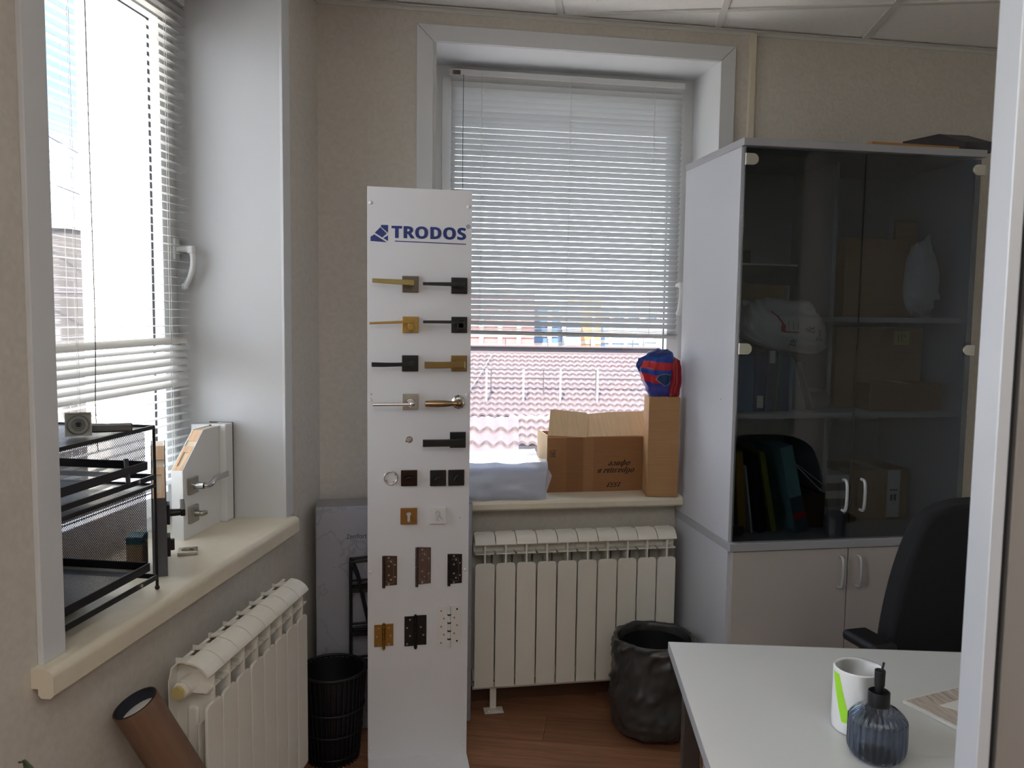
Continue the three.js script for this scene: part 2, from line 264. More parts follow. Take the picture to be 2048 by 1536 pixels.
// ------------------------------------------------------------------ venetian blinds
function slatGeo(len, tilt, sag = 0) { // cambered 25 mm slat along x; tilt > 0 lifts the room edge
  const p = [], n = 4, w = 0.025; for (let i = 0; i <= n; i++) { const t = i / n - 0.5; p.push([t * w, 0.0016 * (1 - 4 * t * t)]); }
  const prof = [...p, ...p.slice().reverse().map(([z, y]) => [z, y - 0.0004])];
  const g = along(prof, -len / 2, len / 2); g.rotateX(-tilt); return g;
}
{ // blind on the back window
  const b = thing('venetian_blind', 'venetian blind with backlit shade painted into its slats, lowered two thirds over the back window', 'blind', [0.812, 0, BACK - 0.232]);
  const L = 0.985, top = 2.492, pitch = 0.0222, n = 45;
  part('head_rail', [rb(L + 0.004, 0.024, 0.026, 0.003, 0, top, 0)], mPvc, b);
  part('cord_lock', [bb(-0.482, -0.452, top - 0.012, top + 0.004, 0.013, 0.017)], std({ color: 0x6b5d49, roughness: 0.4 }), b, 'brown plastic tilter window');
  const G = slatGeo(L - 0.012, 0.82), G2 = [0, 1, 2].map((i) => slatGeo(L - 0.012, 0.85 + 0.1 * i));
  for (let i = 0; i < n; i++) {
    const t = i / (n - 1), m = part('slat', i < 3 ? G2[2 - i] : G, mSlatShaded, b); m.position.set(rr(-0.001, 0.001), top - 0.024 - i * pitch, 0);
    if (t > 0.9) m.rotation.z = -(t - 0.9) * 0.1;
    m.rotation.x = rr(-0.03, 0.03);
  }
  const yb = top - 0.024 - n * pitch + 0.004;
  for (let k = 0; k < 3; k++) { const m = part('slat', slatGeo(L - 0.012, 0.1 - 0.12 * k), mSlatShaded, b); m.position.set(0.002 * k, yb - 0.003 - 0.006 * k, 0.002); m.rotation.z = -0.012; }
  const rail = part('bottom_rail', rb(L - 0.01, 0.014, 0.024, 0.004), mSlatShaded, b); rail.position.set(0, yb - 0.024, 0); rail.rotation.z = -0.014;
  for (const x of [-0.365, 0, 0.36]) part('ladder_cord', [rod([x, top, 0.0135], [x, yb - 0.02, 0.0135], 0.0007, 5), rod([x, top, -0.0135], [x, yb - 0.02, -0.0135], 0.0007, 5), rod([x + 0.006, top, 0.0], [x + 0.006, yb - 0.02, 0.0], 0.0007, 5)], mCord, b);
  part('tilt_wand', tube([[-0.44, top - 0.012, 0.017], [-0.441, 2.2, 0.018], [-0.44, 2.03, 0.018]], 0.0012, 6), mDarkCord, b);
}
{ // blind on the side window: open above, its lowest slats slumped shut
  const b = thing('venetian_blind', 'white venetian blind with open slats on the side window behind the black rack', 'blind', Lp(-0.905, 0, -0.298), LTURN);
  const L = 1.0, top = 2.5, pitch = 0.0255;
  part('head_rail', rb(L + 0.004, 0.024, 0.026, 0.003, 0, top, 0), mPvc, b);
  const flatG = [0, 1, 2].map((i) => slatGeo(L, -0.10 + 0.06 * i)), slump = [0, 1, 2].map((i) => slatGeo(L, -0.75 - 0.14 * i));
  let y = top - 0.026, i = 0;
  for (; y > 1.44; y -= pitch, i++) { const m = part('slat', flatG[i % 3], mSlat, b); m.position.set(rr(-0.003, 0.003), y, 0); m.rotation.x = rr(-0.03, 0.03); }
  for (; y > 1.27; y -= 0.0228, i++) { const m = part('slat', slump[i % 3], mSlat, b); m.position.set(rr(-0.012, 0.004), y, 0); m.rotation.z = 0.012 + rr(-0.004, 0.004); }
  for (; y > 0.99; y -= pitch, i++) { const m = part('slat', flatG[i % 3], mSlat, b); m.position.set(rr(-0.004, 0.004), y, 0); m.rotation.x = rr(-0.05, 0.05); m.rotation.z = 0.01; }
  part('bottom_rail', rb(L, 0.014, 0.024, 0.004, 0, y, 0), mPvc, b);
  for (const x of [-0.40, -0.07, 0.385]) part('ladder_cord', [rod([x, top, 0.0135], [x, y, 0.0135], 0.0007, 5), rod([x, top, -0.0135], [x, y, -0.0135], 0.0007, 5), rod([x + 0.012, top, 0], [x + 0.012, y, 0], 0.0008, 5)], mCord, b);
  part('tilt_wand', tube([[-0.013, top - 0.01, 0.02], [-0.012, 1.9, 0.021], [-0.01, 1.45, 0.021], [-0.018, 1.25, 0.021], [-0.014, 1.15, 0.022]], 0.0013, 6), mDarkCord, b);
}

// ------------------------------------------------------------------ radiators
const secGeo = (() => {
  const fr = new THREE.Shape(); { const x0 = -0.0375, x1 = 0.0375, yb = 0.015, yt = 0.5, r = 0.017; fr.moveTo(x0 + 0.006, yb); fr.lineTo(x1 - 0.006, yb); fr.quadraticCurveTo(x1, yb, x1, yb + 0.006); fr.lineTo(x1, yt - r); fr.quadraticCurveTo(x1, yt, x1 - r, yt); fr.lineTo(x0 + r, yt); fr.quadraticCurveTo(x0, yt, x0, yt - r); fr.lineTo(x0, yb + 0.006); fr.quadraticCurveTo(x0, yb, x0 + 0.006, yb); }
  const panel = new THREE.ExtrudeGeometry(fr, { depth: 0.004, bevelEnabled: true, bevelThickness: 0.0018, bevelSize: 0.0018, bevelOffset: -0.0018, bevelSegments: 2, curveSegments: 4 }).translate(0, 0, 0.092);
  const capProf = []; for (let i = 0; i <= 8; i++) { const t = i / 8; capProf.push([0.045 + 0.058 * Math.sin(t * 1.25) / Math.sin(1.25), 0.608 - 0.034 * (1 - Math.cos(t * 1.25)) / (1 - Math.cos(1.25))]); }
  const cap = along([...capProf, ...capProf.slice().reverse().map(([z, y]) => [z - 0.0025, y - 0.004])], -0.0385, 0.0385);
  const body = [cx(0.021, 0.0795, 18, 0, 0.545, 0.04), cx(0.024, 0.0795, 18, 0, 0.045, 0.045), rb(0.022, 0.44, 0.03, 0.008, 0, 0.265, 0.045),
    bb(-0.0034, 0.0034, 0.03, 0.582, 0.05, 0.0975), bb(-0.0015, 0.0015, 0.05, 0.6, 0.0, 0.05), bb(-0.036, 0.036, 0.534, 0.538, 0.055, 0.0965),
    bb(-0.037, 0.037, 0.04, 0.56, 0.0, 0.0025), bb(-0.034, 0.034, 0.05, 0.455, 0.072, 0.0745),
    along([[0.0, 0.56], [0.006, 0.59], [0.022, 0.606], [0.048, 0.61], [0.048, 0.6055], [0.023, 0.6015], [0.009, 0.587], [0.003, 0.56]], -0.034, -0.001), along([[0.0, 0.56], [0.006, 0.59], [0.022, 0.606], [0.03, 0.604], [0.023, 0.6], [0.009, 0.587], [0.003, 0.56]], 0.001, 0.034)];
  return { panel, cap, body: join(body) };
})();
function radiator(label, n, pos, turn) {
  const r = thing('radiator', label, 'radiator', pos, turn);
  for (let i = 0; i < n; i++) { const s = part('section', secGeo.body, mRad, r); s.position.x = (i + 0.5) * 0.08; part('front_panel', secGeo.panel, mRad, s); part('top_cap', secGeo.cap, mRad, s); }
  return r;
}
const radL = radiator('white sectional radiator below the side window sill', 8, Lp(-1.175, 0.09, 0.058), LTURN);
part('end_nut', [cx(0.021, 0.014, 6, -0.007, 0.545, 0.04), cx(0.017, 0.006, 20, -0.016, 0.545, 0.04)], mRad, radL);
part('end_plug', [cx(0.0145, 0.014, 20, -0.022, 0.545, 0.04)], std({ color: 0xcdb878, roughness: 0.5 }), radL, 'yellowed plastic end plug');
part('air_valve', [cx(0.014, 0.03, 14, 0.655, 0.045, 0.06), cx(0.01, 0.028, 14, 0.655, 0.012, 0.06)], mRad, radL);
part('wall_bracket', [bb(0.12, 0.15, 0.5, 0.54, -0.056, 0.02), bb(0.5, 0.53, 0.5, 0.54, -0.056, 0.02)], mRad, radL);
const radR = radiator('white sectional radiator under the back window beside the lined bin', 10, [0.39, 0.09, BACK + 0.03], 0);
part('lower_rail', [bb(0.0, 0.8, 0.0, 0.012, 0.03, 0.075)], mRad, radR);
part('floor_bracket', [bb(0.07, 0.094, -0.088, 0.02, 0.05, 0.062), rb(0.074, 0.004, 0.05, 0.0015, 0.082, -0.0875, 0.075), cy(0.005, 0.005, 0.004, 10, 0.06, -0.0835, 0.085), cy(0.005, 0.005, 0.004, 10, 0.104, -0.0835, 0.085)], mRad, radR);
part('wall_bracket', [bb(0.2, 0.23, 0.5, 0.54, -0.03, 0.02), bb(0.6, 0.63, 0.5, 0.54, -0.03, 0.02)], mRad, radR);

// ------------------------------------------------------------------ display stand with handles and hinges (local x 0..0.336, front face at z = 0)
const fontB = await new FontLoader().loadAsync('fonts/droid/droid_sans_bold.typeface.json');
const fontR = await new FontLoader().loadAsync('fonts/droid/droid_sans_regular.typeface.json');
function textGeo(str, font, x0, x1, y0, y1, z, depth = 0.0005, fat = 0) { // lettering fitted to a rectangle
  const g = new TextGeometry(str, { font, size: 1, depth: 0.01, curveSegments: 6, bevelEnabled: fat > 0, bevelSize: fat, bevelThickness: 0.001, bevelSegments: 1 }); g.computeBoundingBox(); const b = g.boundingBox;
  return g.translate(-b.min.x, -b.min.y, 0).scale((x1 - x0) / (b.max.x - b.min.x), (y1 - y0) / (b.max.y - b.min.y), depth / 0.01).translate(x0, y0, z);
}
const stand = thing('display_stand', 'tall white display board with sample handles and hinges in rows', 'display stand', [-0.006, 0, -2.72]);
{
  const hole = circ(0.137, 1.111, 0.0085), hole2 = circ(0.0128, 1.2633, 0.003);
  part('board', poly([[0, 0.016], [0.336, 0.016], [0.34, 1.93], [0, 1.933]], 0.018, 0, [hole, hole2]).translate(0, 0, -0.018), mStand, stand);
  part('base', rb(0.336, 0.016, 0.32, 0.002, 0.168, 0.008, 0.142), mStand, stand);
  const logo = group('logo', stand, 'navy blue logo and lettering');
  const k = (x, y) => [0.0107 + x / 158 * 0.0558, 1.7564 + (160 - y) / 160 * 0.0552];
  part('emblem', [poly([k(0, 152), k(0, 112), k(34, 90), k(146, 160), k(148, 160)], 0.0005), poly([k(38, 74), k(88, 22), k(146, 78), k(106, 117)], 0.0005), poly([k(92, 16), k(96, 0), k(158, 0), k(158, 72)], 0.0005), poly([k(116, 122), k(158, 96), k(158, 148)], 0.0005)].map((g) => g.translate(0, 0, 0.0001)), mNavy, logo);
  part('lettering', [textGeo('TRODOS', fontB, 0.0776, 0.3205, 1.7705, 1.8105, 0.0001, 0.0005, 0.025), poly([[0.0884, 1.7625], [0.3205, 1.7585], [0.3205, 1.7555], [0.0884, 1.7595]], 0.0005)], mNavy, logo);
  part('registered_mark', [new THREE.TorusGeometry(0.0058, 0.0008, 6, 24).translate(0.3275, 1.8145, 0.0004), textGeo('R', fontB, 0.3255, 0.3295, 1.812, 1.817, 0.0001)], mNavy, logo);
  for (const [x, y] of [[0.0108, 1.8807], [0.328, 1.8774], [0.009, 1.2436], [0.328, 1.2606], [0.009, 0.6676], [0.327, 0.6626], [0.009, 0.0544], [0.325, 0.0452]])
    part('screw_cap', new THREE.SphereGeometry(0.0062, 14, 8, 0, Math.PI * 2, 0, Math.PI / 2).scale(1, 0.55, 1).rotateX(Math.PI / 2).translate(x, y, 0), mWhiteEnamel, stand);
  part('hole_lining', [new THREE.CylinderGeometry(0.0085, 0.0085, 0.018, 20, 1, true).rotateX(Math.PI / 2).translate(0.137, 1.111, -0.009), new THREE.RingGeometry(0.0085, 0.011, 24).translate(0.137, 1.111, 0.0002), poly([[0.124, 1.102], [0.13, 1.104], [0.128, 1.108], [0.1245, 1.108]], 0.0004)], std({ color: 0x8a5f35, roughness: 0.8, side: THREE.DoubleSide }), stand, 'bare chipboard hole left by a removed handle');
  part('nail', cz(0.0014, 0.0014, 0.002, 8, 0.308, 0.8427, 0.001), mBlackInk, stand);
  // lever handles: square rose, neck and lever pointing to one side
  const bar = (pts, z0, z1, bev = 0.0015) => poly(pts, z1 - z0, bev).translate(0, 0, z0);
  const rose = (cxx, cyy, s = 0.053) => new RoundedBoxGeometry(s, s, 0.009, 2, 0.0018).translate(cxx, cyy, 0.0045);
  function lever(label, cxx, cyy, mr, ml, geos) { const g = group('lever_handle', stand, label); part('rose', rose(cxx, cyy), mr, g); part('lever', geos, ml, g); }
  lever('olive brass lever on dark square rose, top row', 0.1385, 1.6225, mBronzeDark, mOlive, [cz(0.009, 0.009, 0.04, 16, 0.14, 1.626, 0.025), bar([[0.0158, 1.6245], [0.149, 1.617], [0.149, 1.635], [0.0158, 1.6375]], 0.04, 0.052)]);
  lever('matt black slim lever on square rose, top row', 0.2985, 1.621, mBlackMetal, mBlackMetal, [bar([[0.272, 1.598], [0.324, 1.598], [0.324, 1.644], [0.272, 1.644]], 0.009, 0.02), cz(0.01, 0.01, 0.035, 16, 0.3, 1.624, 0.03), bar([[0.1763, 1.6191], [0.312, 1.617], [0.312, 1.631], [0.1763, 1.6287]], 0.042, 0.05)]);
  lever('satin gold slim lever on square rose', 0.139, 1.491, mGold, mGold, [bar([[0.129, 1.481], [0.135, 1.472], [0.146, 1.472], [0.152, 1.482], [0.146, 1.506], [0.129, 1.505]], 0.009, 0.038, 0.003), bar([[0.0067, 1.4913], [0.146, 1.497], [0.146, 1.506], [0.0067, 1.4984]], 0.037, 0.045)]);
  lever('graphite slim lever on square rose', 0.2995, 1.4925, mGraphite, mGraphite, [cz(0.0105, 0.0105, 0.038, 18, 0.301, 1.488, 0.026), rb(0.022, 0.028, 0.01, 0.003, 0.301, 1.495, 0.04), bar([[0.1776, 1.4971], [0.309, 1.497], [0.309, 1.507], [0.1776, 1.506]], 0.04, 0.049)]);
  const wave = (x0, x1, yc0, yc1, h0, h1, bow) => { const a = [], b = []; for (let i = 0; i <= 12; i++) { const t = i / 12, x = mix(x0, x1, t), yy = mix(yc0, yc1, t), hh = mix(h0, h1, t) / 2 + bow * Math.sin(t * Math.PI); a.push([x, yy - hh + bow * 0.8 * Math.sin(t * 5)]); b.push([x, yy + hh]); } return [...a, ...b.reverse()]; };
  lever('black waisted lever on square rose, third row', 0.1385, 1.3645, mBlackMetal, mBlackMetal, [cz(0.009, 0.01, 0.036, 16, 0.142, 1.363, 0.026), bar(wave(0.0134, 0.15, 1.363, 1.363, 0.0147, 0.017, -0.002), 0.04, 0.05, 0.002)]);
  lever('antique bronze broad lever on square rose', 0.2995, 1.3645, mAntique, mAntique, [rb(0.03, 0.024, 0.036, 0.004, 0.302, 1.362, 0.026), bar(wave(0.1834, 0.314, 1.3617, 1.3625, 0.0219, 0.023, -0.001), 0.04, 0.051, 0.002)]);
  lever('polished lever on satin nickel square rose', 0.139, 1.2375, mNickel, mChrome, [cz(0.014, 0.017, 0.01, 24, 0.14, 1.2345, 0.012), cz(0.0105, 0.012, 0.034, 20, 0.14, 1.2345, 0.028), cx(0.0058, 0.13, 16, 0.083, 1.2335, 0.046), new THREE.SphereGeometry(0.0105, 16, 10).translate(0.145, 1.2345, 0.045)]);
  { const g = group('lever_handle', stand, 'two-tone chrome and bronze lever on round rose'); part('rose', lathe([[0, 0.012], [0.012, 0.012], [0.0165, 0.0105], [0.0195, 0.0068], [0.0225, 0.0055], [0.0236, 0.0028], [0.0236, 0]].reverse(), 40).rotateX(Math.PI / 2).translate(0.299, 1.2365, 0), mChrome, g);
    part('lever', [new THREE.SphereGeometry(0.0135, 18, 12).scale(1, 1, 1.2).translate(0.299, 1.2345, 0.034), cz(0.008, 0.01, 0.024, 16, 0.299, 1.2345, 0.018), lathe([[0, 0], [0.0095, 0.001], [0.0103, 0.006], [0.0118, 0.04], [0.0112, 0.065], [0.0078, 0.09], [0.0075, 0.098], [0.012, 0.112], [0.0, 0.114]], 24).rotateZ(-Math.PI / 2).translate(0.185, 1.2345, 0.04)], metal(0xa98f6e, 0.18), g); }
  lever('matt black flat lever on square rose, lowest row', 0.2975, 1.109, mBlackMetal, mBlackMetal, [rb(0.026, 0.022, 0.034, 0.003, 0.302, 1.106, 0.026), bar([[0.1786, 1.0933], [0.314, 1.0935], [0.314, 1.1165], [0.1786, 1.1168]], 0.038, 0.05, 0.002)]);
  // thumb turns and escutcheons
  part('mounting_ring', [new THREE.TorusGeometry(0.0215, 0.0028, 8, 36).scale(1, 1, 1.3).translate(0.076, 0.985, 0.003), ...[0, 1, 2, 3].map((i) => cz(0.0035, 0.0035, 0.005, 10, 0.076 + 0.0185 * Math.cos(i * 1.57 + 0.6), 0.985 + 0.0185 * Math.sin(i * 1.57 + 0.6), 0.0025))], mChrome, stand, 'bare metal mounting ring');
  const arc = (x, y, rot, m, parent, geo) => part('turn_knob', (geo ?? new THREE.TorusGeometry(0.017, 0.0045, 8, 16, 1.5).rotateZ(0.82).translate(0, -0.012, 0)).scale(1, 1, 2.2).rotateZ(rot).translate(x, y, 0.018), m, parent);
  for (const [x, y, m, rot, l] of [[0.1361, 0.983, mBlackNickel, 0.1, 'dark bronze thumb turn'], [0.2323, 0.981, mBlackMetal, 0.5, 'black thumb turn, inner of the pair'], [0.2935, 0.981, mBlackMetal, 0.9, 'black thumb turn, outer of the pair']]) { const g = group('thumb_turn', stand, l); part('rose', rose(x, y, 0.0535), m, g); arc(x, y, rot, m, g); }
  const keyhole = (x, y) => { const p = new THREE.Path(); p.moveTo(x + 0.0048, y - 0.016); p.lineTo(x + 0.0048, y + 0.001); p.absarc(x, y + 0.007, 0.0082, -0.95, Math.PI + 0.95, false); p.lineTo(x - 0.0048, y - 0.016); p.absarc(x, y - 0.016, 0.0048, Math.PI, Math.PI * 2, false); return p; };
  for (const [x, y, m, l] of [[0.1353, 0.8545, metal(0xa37d4c, 0.45), 'satin gold keyhole escutcheon'], [0.2318, 0.8535, mWhiteEnamel, 'white keyhole escutcheon']]) part('escutcheon', poly([[x - 0.0272, y - 0.0272], [x + 0.0272, y - 0.0272], [x + 0.0272, y + 0.0272], [x - 0.0272, y + 0.0272]], 0.009, 0.001, [keyhole(x, y)]), m, stand, l);
  // butterfly hinges
  const butterfly = (x0, y0, x1, y1, m, line, label) => {
    const g = group('hinge', stand, label), w = x1 - x0, h = y1 - y0, L = (u, v) => [x0 + u * w, y0 + v * h];
    part('leaf', poly([L(0.12, 0.05), L(1, 0.07), L(1, 0.97), L(0.12, 0.99)], 0.0025, 0.0004), m, g);
    part('knuckle', [0.12, 0.36, 0.62, 0.87].map((v) => cy(0.0052, 0.0052, h * 0.235, 14, x0 + 0.006, y0 + v * h, 0.005)), m, g);
    const o = [L(0.18, 0.2), L(0.55, 0.14), L(0.72, 0.14), L(0.78, 0.22), L(0.7, 0.3), L(0.76, 0.36), L(0.76, 0.66), L(0.7, 0.72), L(0.78, 0.8), L(0.7, 0.86), L(0.5, 0.84), L(0.3, 0.8)].map(([x, y]) => [x, y, 0.0028]);
    part('inner_leaf_edge', tube(o, 0.0006, 5, 60), line, g);
    part('screw', [[0.45, 0.92], [0.6, 0.8], [0.46, 0.66], [0.46, 0.38], [0.6, 0.24], [0.45, 0.1], [0.86, 0.7], [0.86, 0.32]].map(([u, v], i) => { const [x, y] = L(u, v); return cz(i < 6 ? 0.0028 : 0.0024, i < 6 ? 0.0034 : 0.003, 0.0012, 12, x, y, 0.003); }), i2(line), g);
  };
  function i2() { return mScrew; }
  butterfly(0.0468, 0.6127, 0.097, 0.7226, mCopperDark, mNickel, 'bronze butterfly hinge');
  butterfly(0.1567, 0.6115, 0.2101, 0.7486, metal(0x77757a, 0.16), mNickel, 'polished chrome butterfly hinge');
  butterfly(0.2649, 0.6098, 0.3154, 0.721, mBlackMetal, mNickel, 'black butterfly hinge');
  // butt hinges
  const butt = (x0, y0, x1, y1, m, label, screws, dark, ms) => {
    const g = group('hinge', stand, label), xm = (x0 + x1) / 2, h = y1 - y0;
    part('leaf', poly([[x0, y0 + 0.006], [xm - 0.004, y0 + 0.006], [xm - 0.004, y1 - 0.003], [x0, y1 - 0.003]], 0.0028, 0.0004), m, g);
    part('leaf', poly([[xm + 0.004, y0 + 0.008], [x1, y0 + 0.008], [x1, y1 - 0.001], [xm + 0.004, y1 - 0.001]], 0.0028, 0.0004), m, g);
    for (let i = 0; i < 5; i++) part('knuckle', cy(0.0058, 0.0058, h * 0.19, 14, xm, y0 + h * (0.1 + i * 0.2), 0.005), m, g);
    if (dark) for (let i = 1; i < 5; i++) part('bearing_ring', cy(0.0064, 0.0064, 0.0055, 14, xm, y0 + h * i * 0.2, 0.005), dark, g);
    part('pin_end', [cy(0.003, 0.0045, 0.005, 12, xm, y0 - 0.001, 0.005), cy(0.0045, 0.003, 0.004, 12, xm, y1 + 0.001, 0.005)], m, g);
    for (const [u, v, d] of screws) part('screw', cz(0.0026, 0.0034, 0.0012, 12, mix(x0, x1, u), mix(y0, y1, v), 0.0033), d ? mBlackInk : ms, g);
  };
  butt(0.0211, 0.4033, 0.0851, 0.4883, mGoldBright, 'brass butt hinge', [[0.22, 0.82], [0.14, 0.48], [0.22, 0.14], [0.85, 0.5], [0.76, 0.82], [0.76, 0.16]], null, mScrew);
  butt(0.1221, 0.4004, 0.1962, 0.5124, mBlackMetal, 'black butt hinge', [[0.25, 0.87], [0.12, 0.62], [0.25, 0.37], [0.12, 0.12], [0.74, 0.63], [0.86, 0.38]], null, mScrew);
  butt(0.233, 0.3972, 0.3126, 0.5385, mWhiteEnamel, 'white butt hinge with dark bearing rings', [[0.16, 0.89], [0.28, 0.7], [0.16, 0.5], [0.28, 0.3], [0.16, 0.1], [0.84, 0.92, 1], [0.72, 0.71], [0.84, 0.52], [0.72, 0.32], [0.84, 0.13, 1]], std({ color: 0x3a3836, roughness: 0.4 }), mNickel);
}

// ------------------------------------------------------------------ things behind and beside the stand
{
  const marble = tex(512, 512, (u, v) => { const w = fbm(u, v, 3, 3, 5, 50), l = Math.abs(((v * 3 + u * 2 + w * 6) % 1) - 0.5), vein = smooth(0.09, 0.0, l) * fbm(u, v, 4, 4, 3, 55), k = (w - 0.5) * 16 - vein * 24; return [166 + k, 167 + k, 175 + k]; }, { rx: 1.7, ry: 1.7 });
  const m = std({ map: marble, roughness: 0.35 });
  const b = thing('product_carton', 'tall grey marble print carton standing in the corner behind the display board', 'carton', [0.0925, 0, -3.02]);
  part('box', boxUV(rb(0.565, 0.837, 0.118, 0.006, 0, 0.4185, 0)), m, b);
  part('lid', rb(0.563, 0.002, 0.116, 0.0009, 0, 0.8375, 0), std({ color: 0x8c8d92, roughness: 0.3 }), b);
  part('lettering', textGeo('Zenfort', fontR, -0.173, -0.102, 0.717, 0.734, 0.0592, 0.0004), mBlackInk, b, 'black lettering printed on the front');
}
{ // stepped wire rack
  const r = thing('wire_rack', 'small black metal stepped rack in front of the grey carton', 'rack', [-0.066, 0, -2.93]);
  for (const z of [-0.022, 0.022]) {
    part('post', rod([0, 0, z], [0, 0.65, z], 0.0055, 8), mBlackPl, r);
    part('slanted_leg', tube([[0.002, 0.645, z], [0.022, 0.6, z], [0.045, 0.5, z], [0.085, 0.3, z], [0.135, 0, z]], 0.0055, 8, 24), mBlackPl, r);
    part('top_bar', rod([0, 0.645, z], [0.2, 0.662, z], 0.005, 8), mBlackPl, r);
  }
  for (const y of [0.555, 0.395, 0.27]) part('shelf', [rod([0, y + 0.01, -0.022], [0.2, y + 0.018, -0.022], 0.004), rod([0, y + 0.01, 0.022], [0.2, y + 0.018, 0.022], 0.004), ...[0, 1, 2, 3, 4, 5].map((i) => rod([0.01, y, -0.018 + i * 0.007], [0.2, y + 0.008, -0.018 + i * 0.007], 0.002)), bb(0.0, 0.07, y - 0.02, y - 0.002, -0.024, -0.02), bb(0.0, 0.07, y - 0.02, y - 0.002, 0.02, 0.024)], mBlackPl, r);
}
{ // slatted waste basket
  const b = thing('waste_basket', 'round black slatted waste basket between the side radiator and the display board', 'waste basket', [-0.124, 0, -2.788]);
  part('rim', new THREE.TorusGeometry(0.112, 0.006, 8, 40).rotateX(Math.PI / 2).translate(0, 0.315, 0), mBlackPl, b);
  part('band', [0.03, 0.11, 0.19].map((y, i) => new THREE.TorusGeometry(0.088 + i * 0.0085, 0.004, 6, 36).rotateX(Math.PI / 2).translate(0, y, 0)), mBlackPl, b);
  part('liner', lathe([[0, 0.004], [0.082, 0.004], [0.106, 0.31], [0.104, 0.31], [0.08, 0.008], [0, 0.008]], 36), mBlackPl, b);
  for (let i = 0; i < 36; i++) { const a = i / 36 * 6.2832, c = Math.cos(a), s = Math.sin(a); part('slat', rod([c * 0.086, 0.002, s * 0.086], [c * 0.111, 0.315, s * 0.111], 0.0032, 5), mBlackPl, b); }
}
{ // bin with liner bag
  const b = thing('waste_bin', 'round bin lined with a crumpled dark grey plastic bag by the back radiator', 'waste bin', [1.035, 0, -2.812]);
  part('bucket', lathe([[0, 0.003], [0.098, 0.003], [0.122, 0.33], [0.117, 0.33], [0.094, 0.008], [0, 0.008]], 36), mBlackPl, b);
  const prof = [[0.088, 0.05], [0.106, 0.1], [0.118, 0.27], [0.126, 0.345], [0.137, 0.36], [0.147, 0.35], [0.152, 0.3], [0.156, 0.22], [0.161, 0.14], [0.158, 0.07], [0.144, 0.03], [0.12, 0.012], [0.1, 0.005]];
  const c = new THREE.SplineCurve(prof.map((p) => new THREE.Vector2(...p))).getPoints(60), g = new THREE.LatheGeometry(c, 110), p = g.attributes.position;
  for (let i = 0; i < p.count; i++) {
    const x = p.getX(i), y = p.getY(i), z = p.getZ(i), a = Math.atan2(z, x), ua = (a / 6.2832 + 1) % 1, j = i % 61, k = Math.min(1, j / 18);
    const fold = Math.abs(fbm(ua, y * 2 + j * 0.004, 9, 3, 3, 61) - 0.5) * 2, fine = Math.abs(fbm(ua + y * 0.3, y * 3, 17, 9, 3, 65) - 0.5) * 2;
    const r = Math.hypot(x, z) + (j > 20 ? 1 : 0.35) * ((fold - 0.3) * 0.03 + (fine - 0.3) * 0.022), yy = y + (j > 10 && j < 34 ? (fbm(ua, 0.3, 7, 2, 2, 69) - 0.5) * 0.03 : 0);
    p.setXYZ(i, Math.cos(a) * r, Math.max(0.002, yy), Math.sin(a) * r);
  }
  g.computeVertexNormals(); part('liner_bag', g.scale(1.06, 1, 1.06), std({ color: 0x3f3e3d, roughness: 0.3, side: THREE.DoubleSide }), b, 'crumpled dark grey plastic liner');
}
{ // cardboard tube leaning on the window wall
  const t = thing('mailing_tube', 'brown cardboard mailing tube leaning against the wall by the side radiator', 'tube', Lp(-1.12, 0, 0.3), LTURN);
  const a = V3(0, 0, 0), b = V3(-0.197, 0.642, -0.236), L = 0.712, q = new THREE.Quaternion().setFromUnitVectors(V3(0, 1, 0), b.clone().sub(a).normalize());
  const put = (g) => g.applyQuaternion(q).translate(0, 0.022, 0);
  part('tube', put(lathe([[0.0465, 0], [0.05, 0], [0.05, L], [0.0465, L], [0.0465, 0]], 40)), std({ map: tex(256, 256, (u, v) => { const f = fbm(u, v, 60, 6, 3, 71), g = fbm(u, v, 3, 4, 4, 73), k = (f - 0.5) * 16 + (g - 0.5) * 34; return [118 + k, 89 + k, 70 + k]; }), roughness: 0.55 }), t);
  part('rim_lining', put(lathe([[0.0463, L - 0.03], [0.0463, L + 0.0006], [0.0445, L + 0.0006], [0.0445, L - 0.03]], 40)), std({ color: 0x23252e, roughness: 0.5 }), t, 'dark lined rim');
  part('end_cap', put(lathe([[0, L - 0.026], [0.0443, L - 0.026], [0.0443, L - 0.034], [0, L - 0.034]].reverse(), 40)), mWhite, t, 'white plastic end cap set inside');
  part('packing_tape', put(new THREE.CylinderGeometry(0.0504, 0.0504, 0.05, 24, 1, true, 0.9, 2.4).translate(0, L - 0.06, 0)), phy({ color: 0xc9b79e, transmission: 0.6, thickness: 0, roughness: 0.2, side: THREE.DoubleSide }), t);
}
